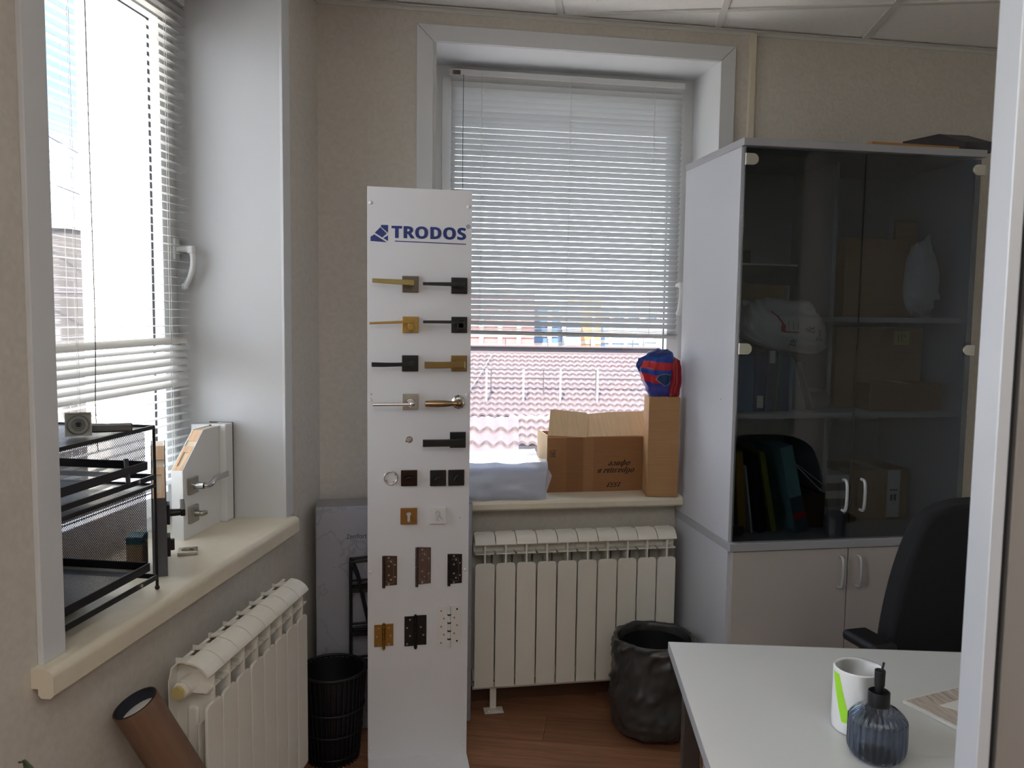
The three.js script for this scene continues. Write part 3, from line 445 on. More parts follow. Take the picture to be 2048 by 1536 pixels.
{ // potted plant below the frame; one leaf tip reaches into it
  const pl = thing('potted_plant', 'potted plant whose dark leaf tip shows low beside the wall', 'plant', Lp(-1.86, 0, 0.26), LTURN);
  part('pot', lathe([[0, 0], [0.075, 0], [0.1, 0.17], [0.106, 0.17], [0.106, 0.19], [0.095, 0.19], [0.09, 0.165], [0, 0.16]], 32), std({ color: 0x8d8a84, roughness: 0.7 }), pl);
  part('soil', cy(0.09, 0.09, 0.01, 24, 0, 0.165, 0), std({ color: 0x2a1f17, roughness: 1 }), pl);
  const mLeaf = std({ color: 0x2f3b1d, roughness: 0.5, side: THREE.DoubleSide });
  const leaf = (tip, mid) => { const c = new THREE.QuadraticBezierCurve3(V3(0, 0.16, 0), V3(...mid), V3(...tip)), g = new THREE.PlaneGeometry(1, 1, 2, 16), p = g.attributes.position; for (let i = 0; i < p.count; i++) { const t = p.getY(i) + 0.5, q = c.getPoint(t), w = 0.018 * Math.sin(Math.min(1, t + 0.12) * 3.0) + 0.001, s = p.getX(i) * 2; const tan = c.getTangent(t), side = V3(-tan.z, 0, tan.x).normalize(); q.addScaledVector(side, s * w); q.y += (Math.abs(s) - 0.5) * 0.004; p.setXYZ(i, q.x, q.y, q.z); } g.computeVertexNormals(); return g; };
  for (const [tip, mid] of [[[0.087, 0.79, -0.11], [0.03, 0.87, -0.02]], [[-0.25, 0.6, 0.02], [-0.1, 0.75, 0]], [[-0.06, 0.55, 0.2], [0, 0.72, 0.08]], [[0.1, 0.5, 0.12], [0.03, 0.68, 0.06]], [[-0.15, 0.5, -0.1], [-0.05, 0.7, -0.05]]]) part('leaf', leaf(tip, mid), mLeaf, pl);
}

// ------------------------------------------------------------------ on the side window sill
const SILL = 0.839, SILLB = 0.82;
{ // two-compartment mesh rack; local x 0 (far end) .. -0.36 (near end), z 0 (room side) .. -0.27
  const r = thing('mesh_organizer', 'black wire mesh desk organizer with trays on the side window sill', 'organizer', Lp(-1.088, SILL, -0.014), LTURN);
  const X = -0.37, Z = -0.265;
  for (const [x, z] of [[0, 0], [X, 0], [0, Z], [X, Z]]) part('post', [rod([x, 0.006, z], [x, 0.405, z], 0.0038, 8), new THREE.SphereGeometry(0.006, 10, 8).translate(x, 0.006, z)], mRackBlack, r);
  const sheet = (w, h) => { const g = new THREE.PlaneGeometry(w, h), uv = g.attributes.uv; for (let i = 0; i < uv.count; i++) uv.setXY(i, uv.getX(i) * w, uv.getY(i) * h); return g; };
  const rim = (y, h, x0, x1, z0, z1, t = 0.003) => [bb(x0, x1, y - h / 2, y + h / 2, z0 - t / 2, z0 + t / 2), bb(x0, x1, y - h / 2, y + h / 2, z1 - t / 2, z1 + t / 2), bb(x0 - t / 2, x0 + t / 2, y - h / 2, y + h / 2, z1, z0), bb(x1 - t / 2, x1 + t / 2, y - h / 2, y + h / 2, z1, z0)];
  for (const y of [0.405, 0.262]) { part('top_shelf', sheet(-X, -Z).rotateX(-Math.PI / 2).translate(X / 2, y, Z / 2), mMeshFloor, r); part('shelf_rim', rim(y, 0.009, X, 0, 0, Z, 0.007), mRackBlack, r); }
  for (const [y, h0, h1] of [[0.305, 0.305, 0.395], [0.055, 0.055, 0.25]]) {
    const t = part('tray', sheet(-X - 0.03, -Z - 0.02).rotateX(-Math.PI / 2).translate(X / 2 - 0.008, y, Z / 2), mMeshFloor, r);
    part('tray_lip', rim(y + 0.009, 0.02, X + 0.006, -0.022, -0.006, Z + 0.008), mRackBlack, t);
    part('tray_rail', rim(y - 0.022, 0.012, X, 0, 0.001, Z, 0.004), mRackBlack, r);
    part('end_panel', sheet(-Z - 0.02, h1 - h0).rotateY(Math.PI / 2).translate(-0.022, (h0 + h1) / 2, Z / 2), mMesh, r);
    part('back_panel', sheet(-X - 0.03, h1 - h0).translate(X / 2, (h0 + h1) / 2, Z + 0.006), mMesh, r);
    part('bolt', cz(0.004, 0.004, 0.006, 10, -0.075, y - 0.02, 0.004), mScrew, r);
  }
  part('latch', [rod([-0.115, 0.288, 0.004], [-0.07, 0.335, -0.03], 0.006, 6)], std({ color: 0x3d4248, roughness: 0.4 }), r);
}
{ // handle lying on top of the organizer, its hollow rose turned to the room
  const t = thing('loose_door_handle', 'loose grey door handle with hollow square rose lying on the mesh organizer', 'door handle', Lp(-1.30, SILL + 0.4095, -0.062), LTURN - 0.95);
  const body = [...frameRect(-0.026, 0.026, 0.0, 0.052, 0.0028, -0.009, 0.001), bb(-0.026, 0.026, 0, 0.052, -0.011, -0.008), new THREE.TorusGeometry(0.0205, 0.0016, 6, 32).translate(0, 0.026, 0), new THREE.TorusGeometry(0.0125, 0.0014, 6, 28).translate(0, 0.026, -0.001), new THREE.TorusGeometry(0.008, 0.0013, 6, 24).translate(0, 0.026, 0), bb(-0.0135, -0.009, 0.008, 0.02, -0.008, -0.001), cz(0.0035, 0.0035, 0.008, 10, 0.019, 0.024, -0.005), cz(0.0035, 0.0035, 0.008, 10, -0.019, 0.028, -0.005)];
  part('rose', body.map((g) => g.rotateX(-0.12).translate(0, 0.002, 0)), metal(0x8d8d88, 0.45), t);
  part('lever', [cz(0.009, 0.009, 0.04, 16, 0, 0.028, -0.03), rb(0.13, 0.02, 0.01, 0.004, 0.045, 0.012, -0.05).rotateZ(-0.02)], metal(0x6d6f70, 0.35), t);
  part('spindle', bb(-0.004, 0.004, 0.022, 0.03, -0.012, -0.002), mBlackInk, t);
}
// corner cut-outs of doors with handles
const mCore = std({ map: tex(256, 256, (u, v) => { const f = fbm(u, v, 4, 60, 3, 81), k = (f - 0.5) * 40; return [222 + k, 186 + k, 150 + k]; }, { rx: 6, ry: 6 }), roughness: 0.8 });
const mPith = std({ color: 0xdccfb8, roughness: 0.9 });
function doorSample(name, label, pos, turn, mFace, w, h0, h1, cut, th) { // near edge at x = 0, face at z = 0, body behind it
  const t = thing(name, label, 'door sample', pos, turn);
  part('skin', [poly([[0, 0], [w, 0], [w, h1], [cut, h1], [0, h0]], 0.003, 0.0006).translate(0, 0, -0.003), poly([[0, 0], [w, 0], [w, h1], [cut, h1], [0, h0]], 0.003, 0.0006).translate(0, 0, -th), bb(0, 0.0015, 0, h0, -th + 0.003, -0.003)], mFace, t);
  const a = V3(0, h0, 0), b = V3(cut, h1, 0), d = b.clone().sub(a), len = d.length(), dir = d.normalize();
  const piece = (t0, t1, dep, z0, z1) => { const p = (s, o) => [dir.x * s * len + dir.y * o, h0 + dir.y * s * len - dir.x * o]; return poly([p(t0, dep), p(t1, dep), p(t1, 0.022), p(t0, 0.022)], z1 - z0).translate(0, 0, z0); };
  part('core', [boxUV(join([poly([[0.0018, 0.002], [w - 0.001, 0.002], [w - 0.001, h1 - 0.002], [cut, h1 - 0.003], [0.0018, h0 - 0.003]], th - 0.008).translate(0, 0, -th + 0.004)]))], mPith, t);
  part('frame_block', boxUV(piece(0.005, 0.1, -0.0005, -th + 0.0032, -0.0032)), mCore, t);
  part('frame_block', boxUV(join([piece(0.1, 0.44, -0.0005, -th + 0.0032, -th + 0.011), piece(0.1, 0.44, -0.0005, -0.011, -0.0032), piece(0.44, 0.58, -0.0005, -th + 0.0032, -0.0032)])), mCore, t);
  part('frame_block', boxUV(piece(0.72, 0.99, -0.0005, -th + 0.0032, -0.0032)), mCore, t);
  return t;
}
{
  const a = doorSample('white_door_sample', 'white door corner sample with satin lever handle standing in the window recess', Lp(-0.665, SILL, -0.178), LTURN, mPvc, 0.232, 0.212, 0.318, 0.128, 0.037);
  part('jamb_piece', [rb(0.05, 0.322, 0.05, 0.003, 0.258, 0.161, -0.004), rb(0.044, 0.32, 0.08, 0.003, 0.26, 0.16, -0.062)], mPvc, a);
  part('seal', [bb(0.2335, 0.2355, 0.0, 0.319, -0.036, 0.0), bb(0.2825, 0.2845, 0, 0.323, -0.06, 0.022)], std({ color: 0x4b3f36, roughness: 0.8 }), a);
  part('rose', rb(0.052, 0.052, 0.01, 0.002, 0.05, 0.158, 0.005), mNickel, a);
  part('lever', [cz(0.01, 0.012, 0.03, 18, 0.052, 0.158, 0.025), tube([[0.052, 0.158, 0.038], [0.062, 0.158, 0.05], [0.085, 0.164, 0.052], [0.11, 0.168, 0.046]], 0.0085, 12, 20), rb(0.09, 0.019, 0.009, 0.004, 0.15, 0.169, 0.046)], metal(0xb9b9b8, 0.2), a, 'polished and satin lever');
  part('rose', rb(0.052, 0.052, 0.01, 0.002, 0.05, 0.07, 0.005), mNickel, a);
  part('turn_knob', [cz(0.008, 0.01, 0.02, 16, 0.052, 0.072, 0.02), rb(0.03, 0.014, 0.016, 0.005, 0.056, 0.072, 0.034)], mNickel, a);
}
{
  const b = doorSample('grey_door_sample', 'dark grey door corner sample with black handle beside the mesh organizer', Lp(-0.985, SILL, -0.045), LTURN + 0.53, std({ color: 0x55555a, roughness: 0.5 }), 0.22, 0.206, 0.325, 0.12, 0.036);
  part('rose', rb(0.052, 0.052, 0.008, 0.002, 0.05, 0.155, 0.004), mBlackMetal, b);
  part('lever', [cz(0.009, 0.01, 0.03, 16, 0.05, 0.155, 0.02), bar3([[0.04, 0.146], [0.16, 0.158], [0.16, 0.166], [0.04, 0.164]], 0.034, 0.046)], mBlackMetal, b);
  part('rose', rb(0.052, 0.052, 0.008, 0.002, 0.05, 0.07, 0.004), mBlackMetal, b);
  part('turn_knob', rb(0.016, 0.03, 0.012, 0.003, 0.05, 0.07, 0.012), mBlackMetal, b);
  const c = thing('small_carton', 'small pale carton with teal end behind the grey door sample', 'carton', Lp(-0.935, SILL, -0.16), LTURN + 0.3);
  part('box', boxUV(rb(0.06, 0.09, 0.04, 0.002, 0, 0.045, 0)), mBoardPale, c); part('wrap', rb(0.0612, 0.02, 0.0412, 0.002, 0, 0.081, 0), std({ color: 0x2e7280, roughness: 0.5 }), c, 'teal printed end');
}
function bar3(pts, z0, z1) { return poly(pts, z1 - z0, 0.002).translate(0, 0, z0); }
{ // loose square rose with a round opening
  const g = poly([[-0.026, -0.026], [0.026, -0.026], [0.026, 0.026], [-0.026, 0.026]], 0.011, 0.0015, [circ(0, 0, 0.0175)]).rotateX(-Math.PI / 2);
  solid('loose_square_rose', g, mNickel, 'loose satin square rose with a round hole lying on the sill', 'door fitting', Lp(-0.785, SILL, -0.1), LTURN + 0.45);
}

// ------------------------------------------------------------------ on the back window sill
function canvasTex(w, h, draw) { const c = document.createElement('canvas'); c.width = w; c.height = h; draw(c.getContext('2d'), w, h); const t = new THREE.CanvasTexture(c); t.colorSpace = THREE.SRGBColorSpace; t.magFilter = THREE.LinearFilter; return t; }
function frontUV(g, w, h) { const p = g.attributes.position, uv = g.attributes.uv; for (let i = 0; i < p.count; i++) uv.setXY(i, p.getX(i) / w + 0.5, p.getY(i) / h); return g; }
function cardFill(x, w, h, base) { x.fillStyle = `rgb(${base})`; x.fillRect(0, 0, w, h); for (let i = 0; i < 900; i++) { const k = rnd(); x.fillStyle = k > 0.5 ? 'rgba(255,230,190,0.05)' : 'rgba(60,30,10,0.05)'; x.fillRect(rnd() * w, rnd() * h, 20 + rnd() * 90, 1 + rnd() * 2); } }
{ // wrapped white pack
  const p = thing('wrapped_pack', 'white pack wrapped in clear plastic film on the back window sill', 'package', [0.475, SILLB, -3.2]);
  part('contents', [rb(0.352, 0.118, 0.242, 0.012, 0, 0.062, 0)], std({ color: 0xd3d3da, roughness: 0.7 }), p, 'soft white padding');
  const g = new THREE.BoxGeometry(0.378, 0.136, 0.262, 40, 16, 30), q = g.attributes.position;
  for (let i = 0; i < q.count; i++) {
    const x = q.getX(i), y = q.getY(i), z = q.getZ(i), rid = (v) => 1 - Math.abs(v - 0.5) * 2, n = Math.pow(rid(fbm((x + z * 0.4 + 1) / 2, (z * 0.7 + y * 1.7 + 1) / 2, 9, 14, 3, 91)), 3), m = fbm((x + 1) / 2, (z + y + 1) / 2, 20, 22, 2, 95) - 0.5;
    const ed = (Math.abs(x) > 0.18 ? 1 : 0) + (Math.abs(y) > 0.065 ? 1 : 0) + (Math.abs(z) > 0.128 ? 1 : 0), k = n * 0.014 + m * 0.007;
    q.setXYZ(i, x * (ed > 1 ? 1 + m * 0.03 : 1) + Math.sign(x) * (Math.abs(x) > 0.18 ? k : 0), y + (y > 0.06 ? k - 0.004 : 0) + (y > 0.06 && z < -0.05 ? 0.006 : 0), z + (z > 0.128 ? k : 0));
  }
  g.computeVertexNormals();
  part('film', g.translate(0, 0.0705, 0), phy({ color: 0xe9edf4, transmission: 0.62, thickness: 0, roughness: 0.2, ior: 1.5 }), p, 'clear crinkled plastic film');
  part('film_corner', poly([[0, 0], [0.014, 0.02], [0.034, 0.085], [0.016, 0.118], [0, 0.122]], 0.001).rotateY(-0.3).translate(0.187, 0.006, 0.13), phy({ color: 0xf4f6fb, transmission: 0.8, thickness: 0, roughness: 0.2 }), p);
}
{ // open carton with handwriting upside down on its front
  const w = 0.44, h = 0.222, d = 0.195, c = thing('open_carton', 'open brown cardboard box with upside down handwriting on the back sill', 'carton', [0.92, SILLB, -3.275]);
  const map = canvasTex(1024, 512, (x, W, H) => {
    cardFill(x, W, H, '150,106,68'); x.fillStyle = 'rgba(90,60,35,0.16)'; x.fillRect(W * 0.18, 0, W * 0.17, H); x.fillStyle = 'rgba(230,200,160,0.10)'; x.fillRect(W * 0.335, 0, W * 0.1, H);
    x.strokeStyle = '#1d130c'; x.lineWidth = 3; x.strokeRect(28, 118, 50, 60); x.lineWidth = 4; x.beginPath(); x.moveTo(38, 130); x.lineTo(38, 150); x.lineTo(56, 150); x.lineTo(56, 130); x.moveTo(47, 150); x.lineTo(47, 168); x.moveTo(36, 168); x.lineTo(58, 168); x.moveTo(66, 128); x.lineTo(66, 170); x.lineTo(60, 150); x.stroke();
    x.save(); x.translate(W * 0.68, H * 0.66); x.rotate(Math.PI); x.fillStyle = '#0b0705'; x.transform(1, 0, -0.3, 1, 0, 0); x.font = 'bold italic 66px serif';
    x.fillText('\u043e\u0431\u0440\u0430\u0437\u0446\u044b \u0432', -150, 38); x.fillText('\u043e\u0444\u0438\u0441\u0435', -86, 104); x.font = 'bold italic 60px serif'; x.fillText('1553', -60, -92); x.restore();
  });
  const mFront = std({ map, roughness: 0.85 });
  part('front_wall', frontUV(flat(bb(-w / 2, w / 2, 0, h, d / 2 - 0.004, d / 2)), w, h), mFront, c, 'front wall with handwriting and fork and glass mark');
  part('side_wall', boxUV(bb(-w / 2, -w / 2 + 0.004, 0, h + 0.008, -d / 2, d / 2 - 0.004)), mBoardPale, c);
  part('side_wall', boxUV(bb(w / 2 - 0.004, w / 2, 0, h, -d / 2, d / 2 - 0.004)), mBoard, c);
  part('rear_wall', boxUV(bb(-w / 2 + 0.004, w / 2 - 0.004, 0, h, -d / 2, -d / 2 + 0.004)), mBoard, c);
  part('bottom', boxUV(bb(-w / 2 + 0.004, w / 2 - 0.004, 0, 0.004, -d / 2 + 0.004, d / 2 - 0.004)), mBoard, c);
  const flap = (pts, z, tilt, m = mBoardPale) => { const f = part('flap', boxUV(poly(pts, 0.004, 0.0006)), m, c); f.position.set(0, h, z); f.rotation.x = -tilt; return f; };
  flap([[-0.075, -0.002], [0.219, 0.002], [0.222, 0.128], [0.06, 0.124], [-0.05, 0.114]], d / 2 - 0.006, 0.78);
  flap([[-0.217, 0.008], [-0.06, -0.003], [-0.035, 0.1], [-0.042, 0.116], [-0.19, 0.134]], d / 2 - 0.002, 0.7);
  part('flap_crease', [rod([-0.178, h + 0.01, 0.092], [-0.16, h + 0.098, 0.015], 0.0016, 5), rod([-0.14, h + 0.006, 0.095], [-0.122, h + 0.09, 0.025], 0.0012, 5)], mBoardPale, c);
}
{
  const c = thing('tall_carton', 'tall narrow brown cardboard box on the back sill against the cabinet', 'carton', [1.148, SILLB, -3.107], -0.16);
  part('box', boxUV(rb(0.122, 0.395, 0.112, 0.002, 0, 0.1975, 0)), mBoard, c);
  part('tape', rb(0.03, 0.0008, 0.11, 0.0003, 0, 0.3955, 0), std({ color: 0xc7a06b, roughness: 0.35 }), c);
}
{ // stuffed carrier bag
  const shifted = (t) => { t.wrapS = THREE.RepeatWrapping; t.offset.x = 0.5; return t; };
  const map = canvasTex(512, 512, (x, W, H) => {
    x.fillStyle = '#12409a'; x.fillRect(0, 0, W, H);
    const band = (y, h, col, a) => { x.fillStyle = col; x.beginPath(); x.moveTo(0, y); for (let i = 0; i <= 32; i++) x.lineTo(i * 16, y + Math.sin(i * 0.4 + a) * 16); for (let i = 32; i >= 0; i--) x.lineTo(i * 16, y + h + Math.sin(i * 0.4 + a + 0.5) * 16); x.fill(); };
    band(130, 80, '#c01c2c', 0); band(262, 90, '#c3182a', 1.0); band(352, 190, '#3b3f92', 1.4); band(0, 60, '#0d2c74', 2);
    for (const ox of [290]) { x.fillStyle = '#1b3765'; x.strokeStyle = '#8f9aa6'; x.lineWidth = 6; x.beginPath(); for (const [cx2, cy2] of [[-52, -6], [-38, -34], [-4, -44], [6, -30], [26, -40], [36, -20], [52, -24], [44, 2], [54, 14], [30, 26], [22, 12], [4, 38], [-20, 44], [-34, 20]]) x.lineTo(ox + cx2 * 1.2, 326 + cy2 * 1.5); x.closePath(); x.fill(); x.stroke(); }
  });
  const blob = (rings, z, crumple, n = 72) => { // closed bag from outline rings [y, half width, half depth, shift x], with folds running down it
    const g = new THREE.CylinderGeometry(1, 1, 1, n, 40, false), p = g.attributes.position, ys = rings.map((r) => r[0]);
    const cur = (k, t) => { let i = 0; while (i < ys.length - 2 && t > ys[i + 1]) i++; const f = smooth(ys[i], ys[i + 1], t); return mix(rings[i][k], rings[i + 1][k], f); };
    for (let i = 0; i < p.count; i++) {
      const x = p.getX(i), zz = p.getZ(i), t = mix(ys[0], ys[ys.length - 1], p.getY(i) + 0.5), r = Math.min(1, Math.hypot(x, zz)), a = (Math.atan2(zz, x) / 6.2832 + 1) % 1, rid = (v) => 1 - Math.abs(v - 0.5) * 2;
      const f = Math.pow(rid(fbm(a, t * 2.2 + 0.2, 8, 2, 3, z)), 2) - 0.4, k = 1 + f * crumple;
      p.setXYZ(i, cur(3, t) + x * cur(1, t) * k, t + (fbm(a, 0.4, 6, 2, 2, z + 5) - 0.5) * 0.02 * smooth(0.02, 0.1, t) * r, zz * cur(2, t) * k);
    }
    g.computeVertexNormals(); return g;
  };
  const b = thing('carrier_bag', 'blue and red stuffed plastic carrier bag on top of the tall carton', 'bag', [1.14, SILLB + 0.3965, -3.107], 0.05);
  part('bag_body', blob([[0.0, 0.04, 0.035, -0.002], [0.03, 0.048, 0.04, -0.008], [0.07, 0.058, 0.048, -0.018], [0.11, 0.068, 0.05, -0.026], [0.145, 0.062, 0.045, -0.02], [0.17, 0.046, 0.036, -0.006], [0.184, 0.02, 0.016, 0.002]], 101, 0.3), std({ map: shifted(map), roughness: 0.34 }), b);
  part('bag_corner', blob([[0.1, 0.004, 0.004, -0.088], [0.125, 0.016, 0.012, -0.084], [0.15, 0.02, 0.014, -0.07], [0.165, 0.006, 0.006, -0.055]], 105, 0.5, 24), std({ color: 0x16398c, roughness: 0.34 }), b, 'blue bag corner sticking out');
  part('bag_fold', blob([[0.0, 0.028, 0.035, 0.042], [0.06, 0.03, 0.04, 0.046], [0.11, 0.028, 0.04, 0.046], [0.14, 0.026, 0.03, 0.046], [0.152, 0.01, 0.012, 0.046]], 111, 0.45), std({ color: 0x98131f, roughness: 0.34 }), b, 'red side of the bag');
}

// ------------------------------------------------------------------ cabinet
const cab = thing('office_cabinet', 'grey office cabinet with smoked glass doors above and closed doors below', 'cabinet', [1.228, 0, -2.614]);
{
  const Wd = 0.9, D = 0.51, t = 0.018, H = 2.124;
  part('side_panel', rb(t, 0.722, D - 0.02, 0.001, t / 2, 0.361, -D / 2 - 0.01), mMel, cab); part('side_panel', rb(t, 0.722, D - 0.02, 0.001, Wd - t / 2, 0.361, -D / 2 - 0.01), mMel, cab);
  part('side_panel', rb(t, H - 0.75 - 0.025, D - 0.02, 0.001, t / 2, (0.75 + H - 0.025) / 2, -D / 2 - 0.01), mMel, cab); part('side_panel', rb(t, H - 0.75 - 0.025, D - 0.02, 0.001, Wd - t / 2, (0.75 + H - 0.025) / 2, -D / 2 - 0.01), mMel, cab);
  part('middle_top', rb(Wd + 0.008, 0.028, D + 0.006, 0.002, Wd / 2, 0.736, -D / 2 + 0.004), mMelEdge, cab);
  part('top_panel', rb(Wd + 0.008, 0.025, D + 0.006, 0.002, Wd / 2, H - 0.0125, -D / 2 + 0.004), mMelEdge, cab);
  part('back_panel', bb(t, Wd - t, 0.05, H - 0.025, -D + 0.002, -D + 0.006), mMel, cab);
  part('plinth', bb(t, Wd - t, 0, 0.05, -0.05, -0.034), mMel, cab);
  for (const y of [0.055, 1.18]) part('shelf', bb(t, Wd - t, y, y + 0.018, -D + 0.006, -0.03), mMel, cab);
  part('divider', bb(Wd / 2 + 0.004, Wd / 2 + 0.02, 0.75, H - 0.025, -D + 0.006, -0.2), mMel, cab);
  for (const y of [1.515]) part('shelf', bb(t, Wd / 2 + 0.004, y, y + 0.018, -D + 0.006, -0.19), mMel, cab);
  for (const y of [1.518]) part('shelf', bb(Wd / 2 + 0.02, Wd - t, y, y + 0.018, -D + 0.006, -0.05), mMel, cab);
  for (const [x0, x1, s] of [[0.012, 0.447, 1], [0.451, 0.888, -1]]) {
    const d = part('lower_door', rb(x1 - x0, 0.66, 0.016, 0.001, (x0 + x1) / 2, 0.388, -0.011), mMelDoor, cab), hx = s > 0 ? x1 - 0.03 : x0 + 0.035;
    part('door_handle', tube([[hx, 0.69, -0.003], [hx, 0.688, 0.016], [hx, 0.635, 0.024], [hx, 0.582, 0.016], [hx, 0.58, -0.003]].map((p) => p), 0.0055, 8, 24), mAlu, d);
    const g = part('glass_door', bb(x0 - 0.006, x1 + 0.002, 0.756, 2.092, -0.008, -0.003), mTint, cab, 'smoked glass door');
    part('door_handle', tube([[hx, 0.965, -0.003], [hx, 0.962, 0.016], [hx, 0.91, 0.024], [hx, 0.858, 0.016], [hx, 0.856, -0.003]], 0.0055, 8, 24), mAlu, g);
    for (const y of [2.055, 1.423, 0.795]) { const xh = s > 0 ? x0 + 0.012 : x1 - 0.006; const cl = new THREE.Shape(); cl.moveTo(-0.018 * s, -0.018); cl.lineTo(0.008 * s, -0.018); cl.absarc(0.008 * s, 0, 0.018, -Math.PI / 2, Math.PI / 2, s < 0); cl.lineTo(-0.018 * s, 0.018); part('hinge_clip', new THREE.ExtrudeGeometry(cl, { depth: 0.006, bevelEnabled: true, bevelSize: 0.001, bevelThickness: 0.001, bevelSegments: 1 }).translate(xh, y, -0.002), y < 1 ? mGraphite : metal(0xd8d6cf, 0.35), g); }
  }
  part('fitting_cap', [[0.2, 0.98], [0.15, 0.31], [0.38, 1.24], [0.39, 0.795], [0.07, 0.87], [0.045, 0.35]].map(([z, y]) => new THREE.CylinderGeometry(0.0035, 0.0035, 0.0016, 10).rotateZ(Math.PI / 2).translate(-0.0006, y, -0.5 + z)), mScrew, cab);
}
{ // contents; heights of the boards they stand on
  const S0 = 0.7505, S1 = 1.1985, S2 = 1.5335, S3 = 1.5365, G = 'books and folders in the cabinet';
  const carton = (name, label, w, h, d, x, y, z, turn = 0, m = mBoard) => { const c = thing(name, label, 'carton', [x, y, z], turn); part('box', boxUV(rb(w, h, d, 0.002, 0, h / 2, 0)), m, c); part('tape', rb(w * 0.16, 0.0006, d * 0.99, 0.0002, 0, h + 0.0002, 0), std({ color: 0xc19a66, roughness: 0.4 }), c); return c; };
  const big = carton('storage_carton', 'large brown carton with a yellow note behind the smoked glass', 0.36, 0.3, 0.25, 1.905, S1, -2.96);
  part('sticky_note', [bb(0.06, 0.125, 0.235, 0.288, 0.1252, 0.1256)], std({ color: 0xd9c33c, roughness: 0.8 }), big, 'yellow sticky note'); part('note_marks', [rod([0.078, 0.245, 0.1262], [0.078, 0.275, 0.1262], 0.0012), rod([0.092, 0.245, 0.1262], [0.092, 0.275, 0.1262], 0.0012), rod([0.1, 0.275, 0.1262], [0.11, 0.262, 0.1262], 0.0012)], mBlackInk, big);
  carton('storage_carton', 'upper brown carton on the higher shelf behind the smoked glass', 0.25, 0.29, 0.28, 1.845, S3, -2.94, 0.03);
  carton('storage_carton', 'low orange brown carton in front of the large carton', 0.28, 0.1, 0.1, 1.93, S1, -2.745, -0.05, std({ color: 0x8a5a25, roughness: 0.8 }));
  carton('storage_carton', 'flat brown carton on the upper shelf beside the cabinet side', 0.22, 0.115, 0.2, 1.385, S2, -2.9, 0.02);
  { const c = carton('storage_carton', 'brown carton with a long white label on the cabinet floor', 0.24, 0.2, 0.2, 1.955, S0, -2.96, 0.0); part('paper_label', bb(0.03, 0.085, 0.01, 0.195, 0.1003, 0.1009), mWhite, c); part('label_marks', [bb(0.045, 0.055, 0.075, 0.1, 0.101, 0.1014), bb(0.06, 0.07, 0.075, 0.1, 0.101, 0.1014), bb(0.042, 0.075, 0.115, 0.12, 0.101, 0.1014)], mBlackInk, c); }
  carton('storage_carton', 'small worn brown carton low by the door handle inside the cabinet', 0.085, 0.13, 0.16, 1.632, S0, -2.86, 0.03, std({ color: 0x6b5030, roughness: 0.9 }));
  { const f = thing('dark_box_file', 'dark grey box file lying on the flat carton', 'box file', [1.4, S2 + 0.1158, -2.9], 0.08); part('case', rb(0.27, 0.07, 0.22, 0.004, 0, 0.035, 0), std({ color: 0x2e2f34, roughness: 0.6 }), f); part('edge', bb(-0.13, 0.13, 0.068, 0.0745, 0.1, 0.112), mWhite, f, 'pale paper edge'); }
  solid('brown_booklet', rb(0.09, 0.05, 0.14, 0.003, 0, 0.025, 0), std({ color: 0x5c3324, roughness: 0.7 }), 'small reddish brown booklet pile on the dark box file', 'booklet', [1.325, S2 + 0.1905, -2.9]);
  const fold = (name, label, cat, col, w, h, d, x, y, z, lean, tag) => { const f = thing(name, label, cat, [x, y, z], 0, G); const inner = [rb(w, h, d, 0.003, w / 2, h / 2, 0).rotateZ(lean)]; part('cover', inner, std({ color: col, roughness: 0.55 }), f); if (tag) part('spine_label', rb(w * 0.6, h * 0.2, 0.001, 0.0003, w / 2, h * tag, d / 2 + 0.0006).rotateZ(lean), mWhite, f); part('pages', bb(w * 0.15, w * 0.85, 0.004, h - 0.003, -d / 2 + 0.004, d / 2 - 0.008).rotateZ(lean).translate(0, 0.001, -0.006), mWhite, f); return f; };
  let x = 1.262; const blues = [['wide mid blue ring binder at the cabinet side', 0x2a6cab, 0.075, 0.2, 0], ['navy ring binder with a white tag near its foot', 0x1a2f78, 0.04, 0.215, 0.16], ['dark navy folder with a white tag near its top', 0x16255c, 0.034, 0.22, 0.88], ['thin teal folder among the navy binders', 0x2a6a78, 0.014, 0.21, 0], ['slate blue folder next to the leaning sheets', 0x2c4c86, 0.03, 0.2, 0], ['thin pale blue folder beside the slate one', 0x7fa3c8, 0.01, 0.19, 0]];
  for (const [l, c, w, h, tag] of blues) { fold('ring_binder', l, 'binder', c, w, h, 0.26, x, S1, -2.83, 0, tag); x += w + 0.004; }
  for (const [l, c, dx, lean] of [['leaning white catalogue beside the blue binders', 0xb9bcc2, 0.045, 0.28], ['outer leaning grey catalogue beside the blue binders', 0x83868c, 0.078, 0.33]]) fold('leaning_catalogue', l, 'catalogue', c, 0.012, 0.185, 0.24, x + dx, S1 + 0.0006, -2.83, lean, 0);
  { const g = new THREE.PlaneGeometry(0.12, 0.2, 16, 4), p = g.attributes.position; for (let i = 0; i < p.count; i++) { const a = (p.getX(i) / 0.12 + 0.5) * 3.6; p.setXYZ(i, Math.sin(a) * 0.035, p.getY(i), Math.cos(a) * 0.035); } g.computeVertexNormals(); solid('curled_sheet', g.rotateX(Math.PI / 2).rotateZ(0.3).translate(0, 0.037, 0), std({ color: 0xd5d6d8, roughness: 0.8, side: THREE.DoubleSide }), 'curled white paper sheet on the shelf beside the catalogues', 'paper', [1.62, S1, -2.84]); }
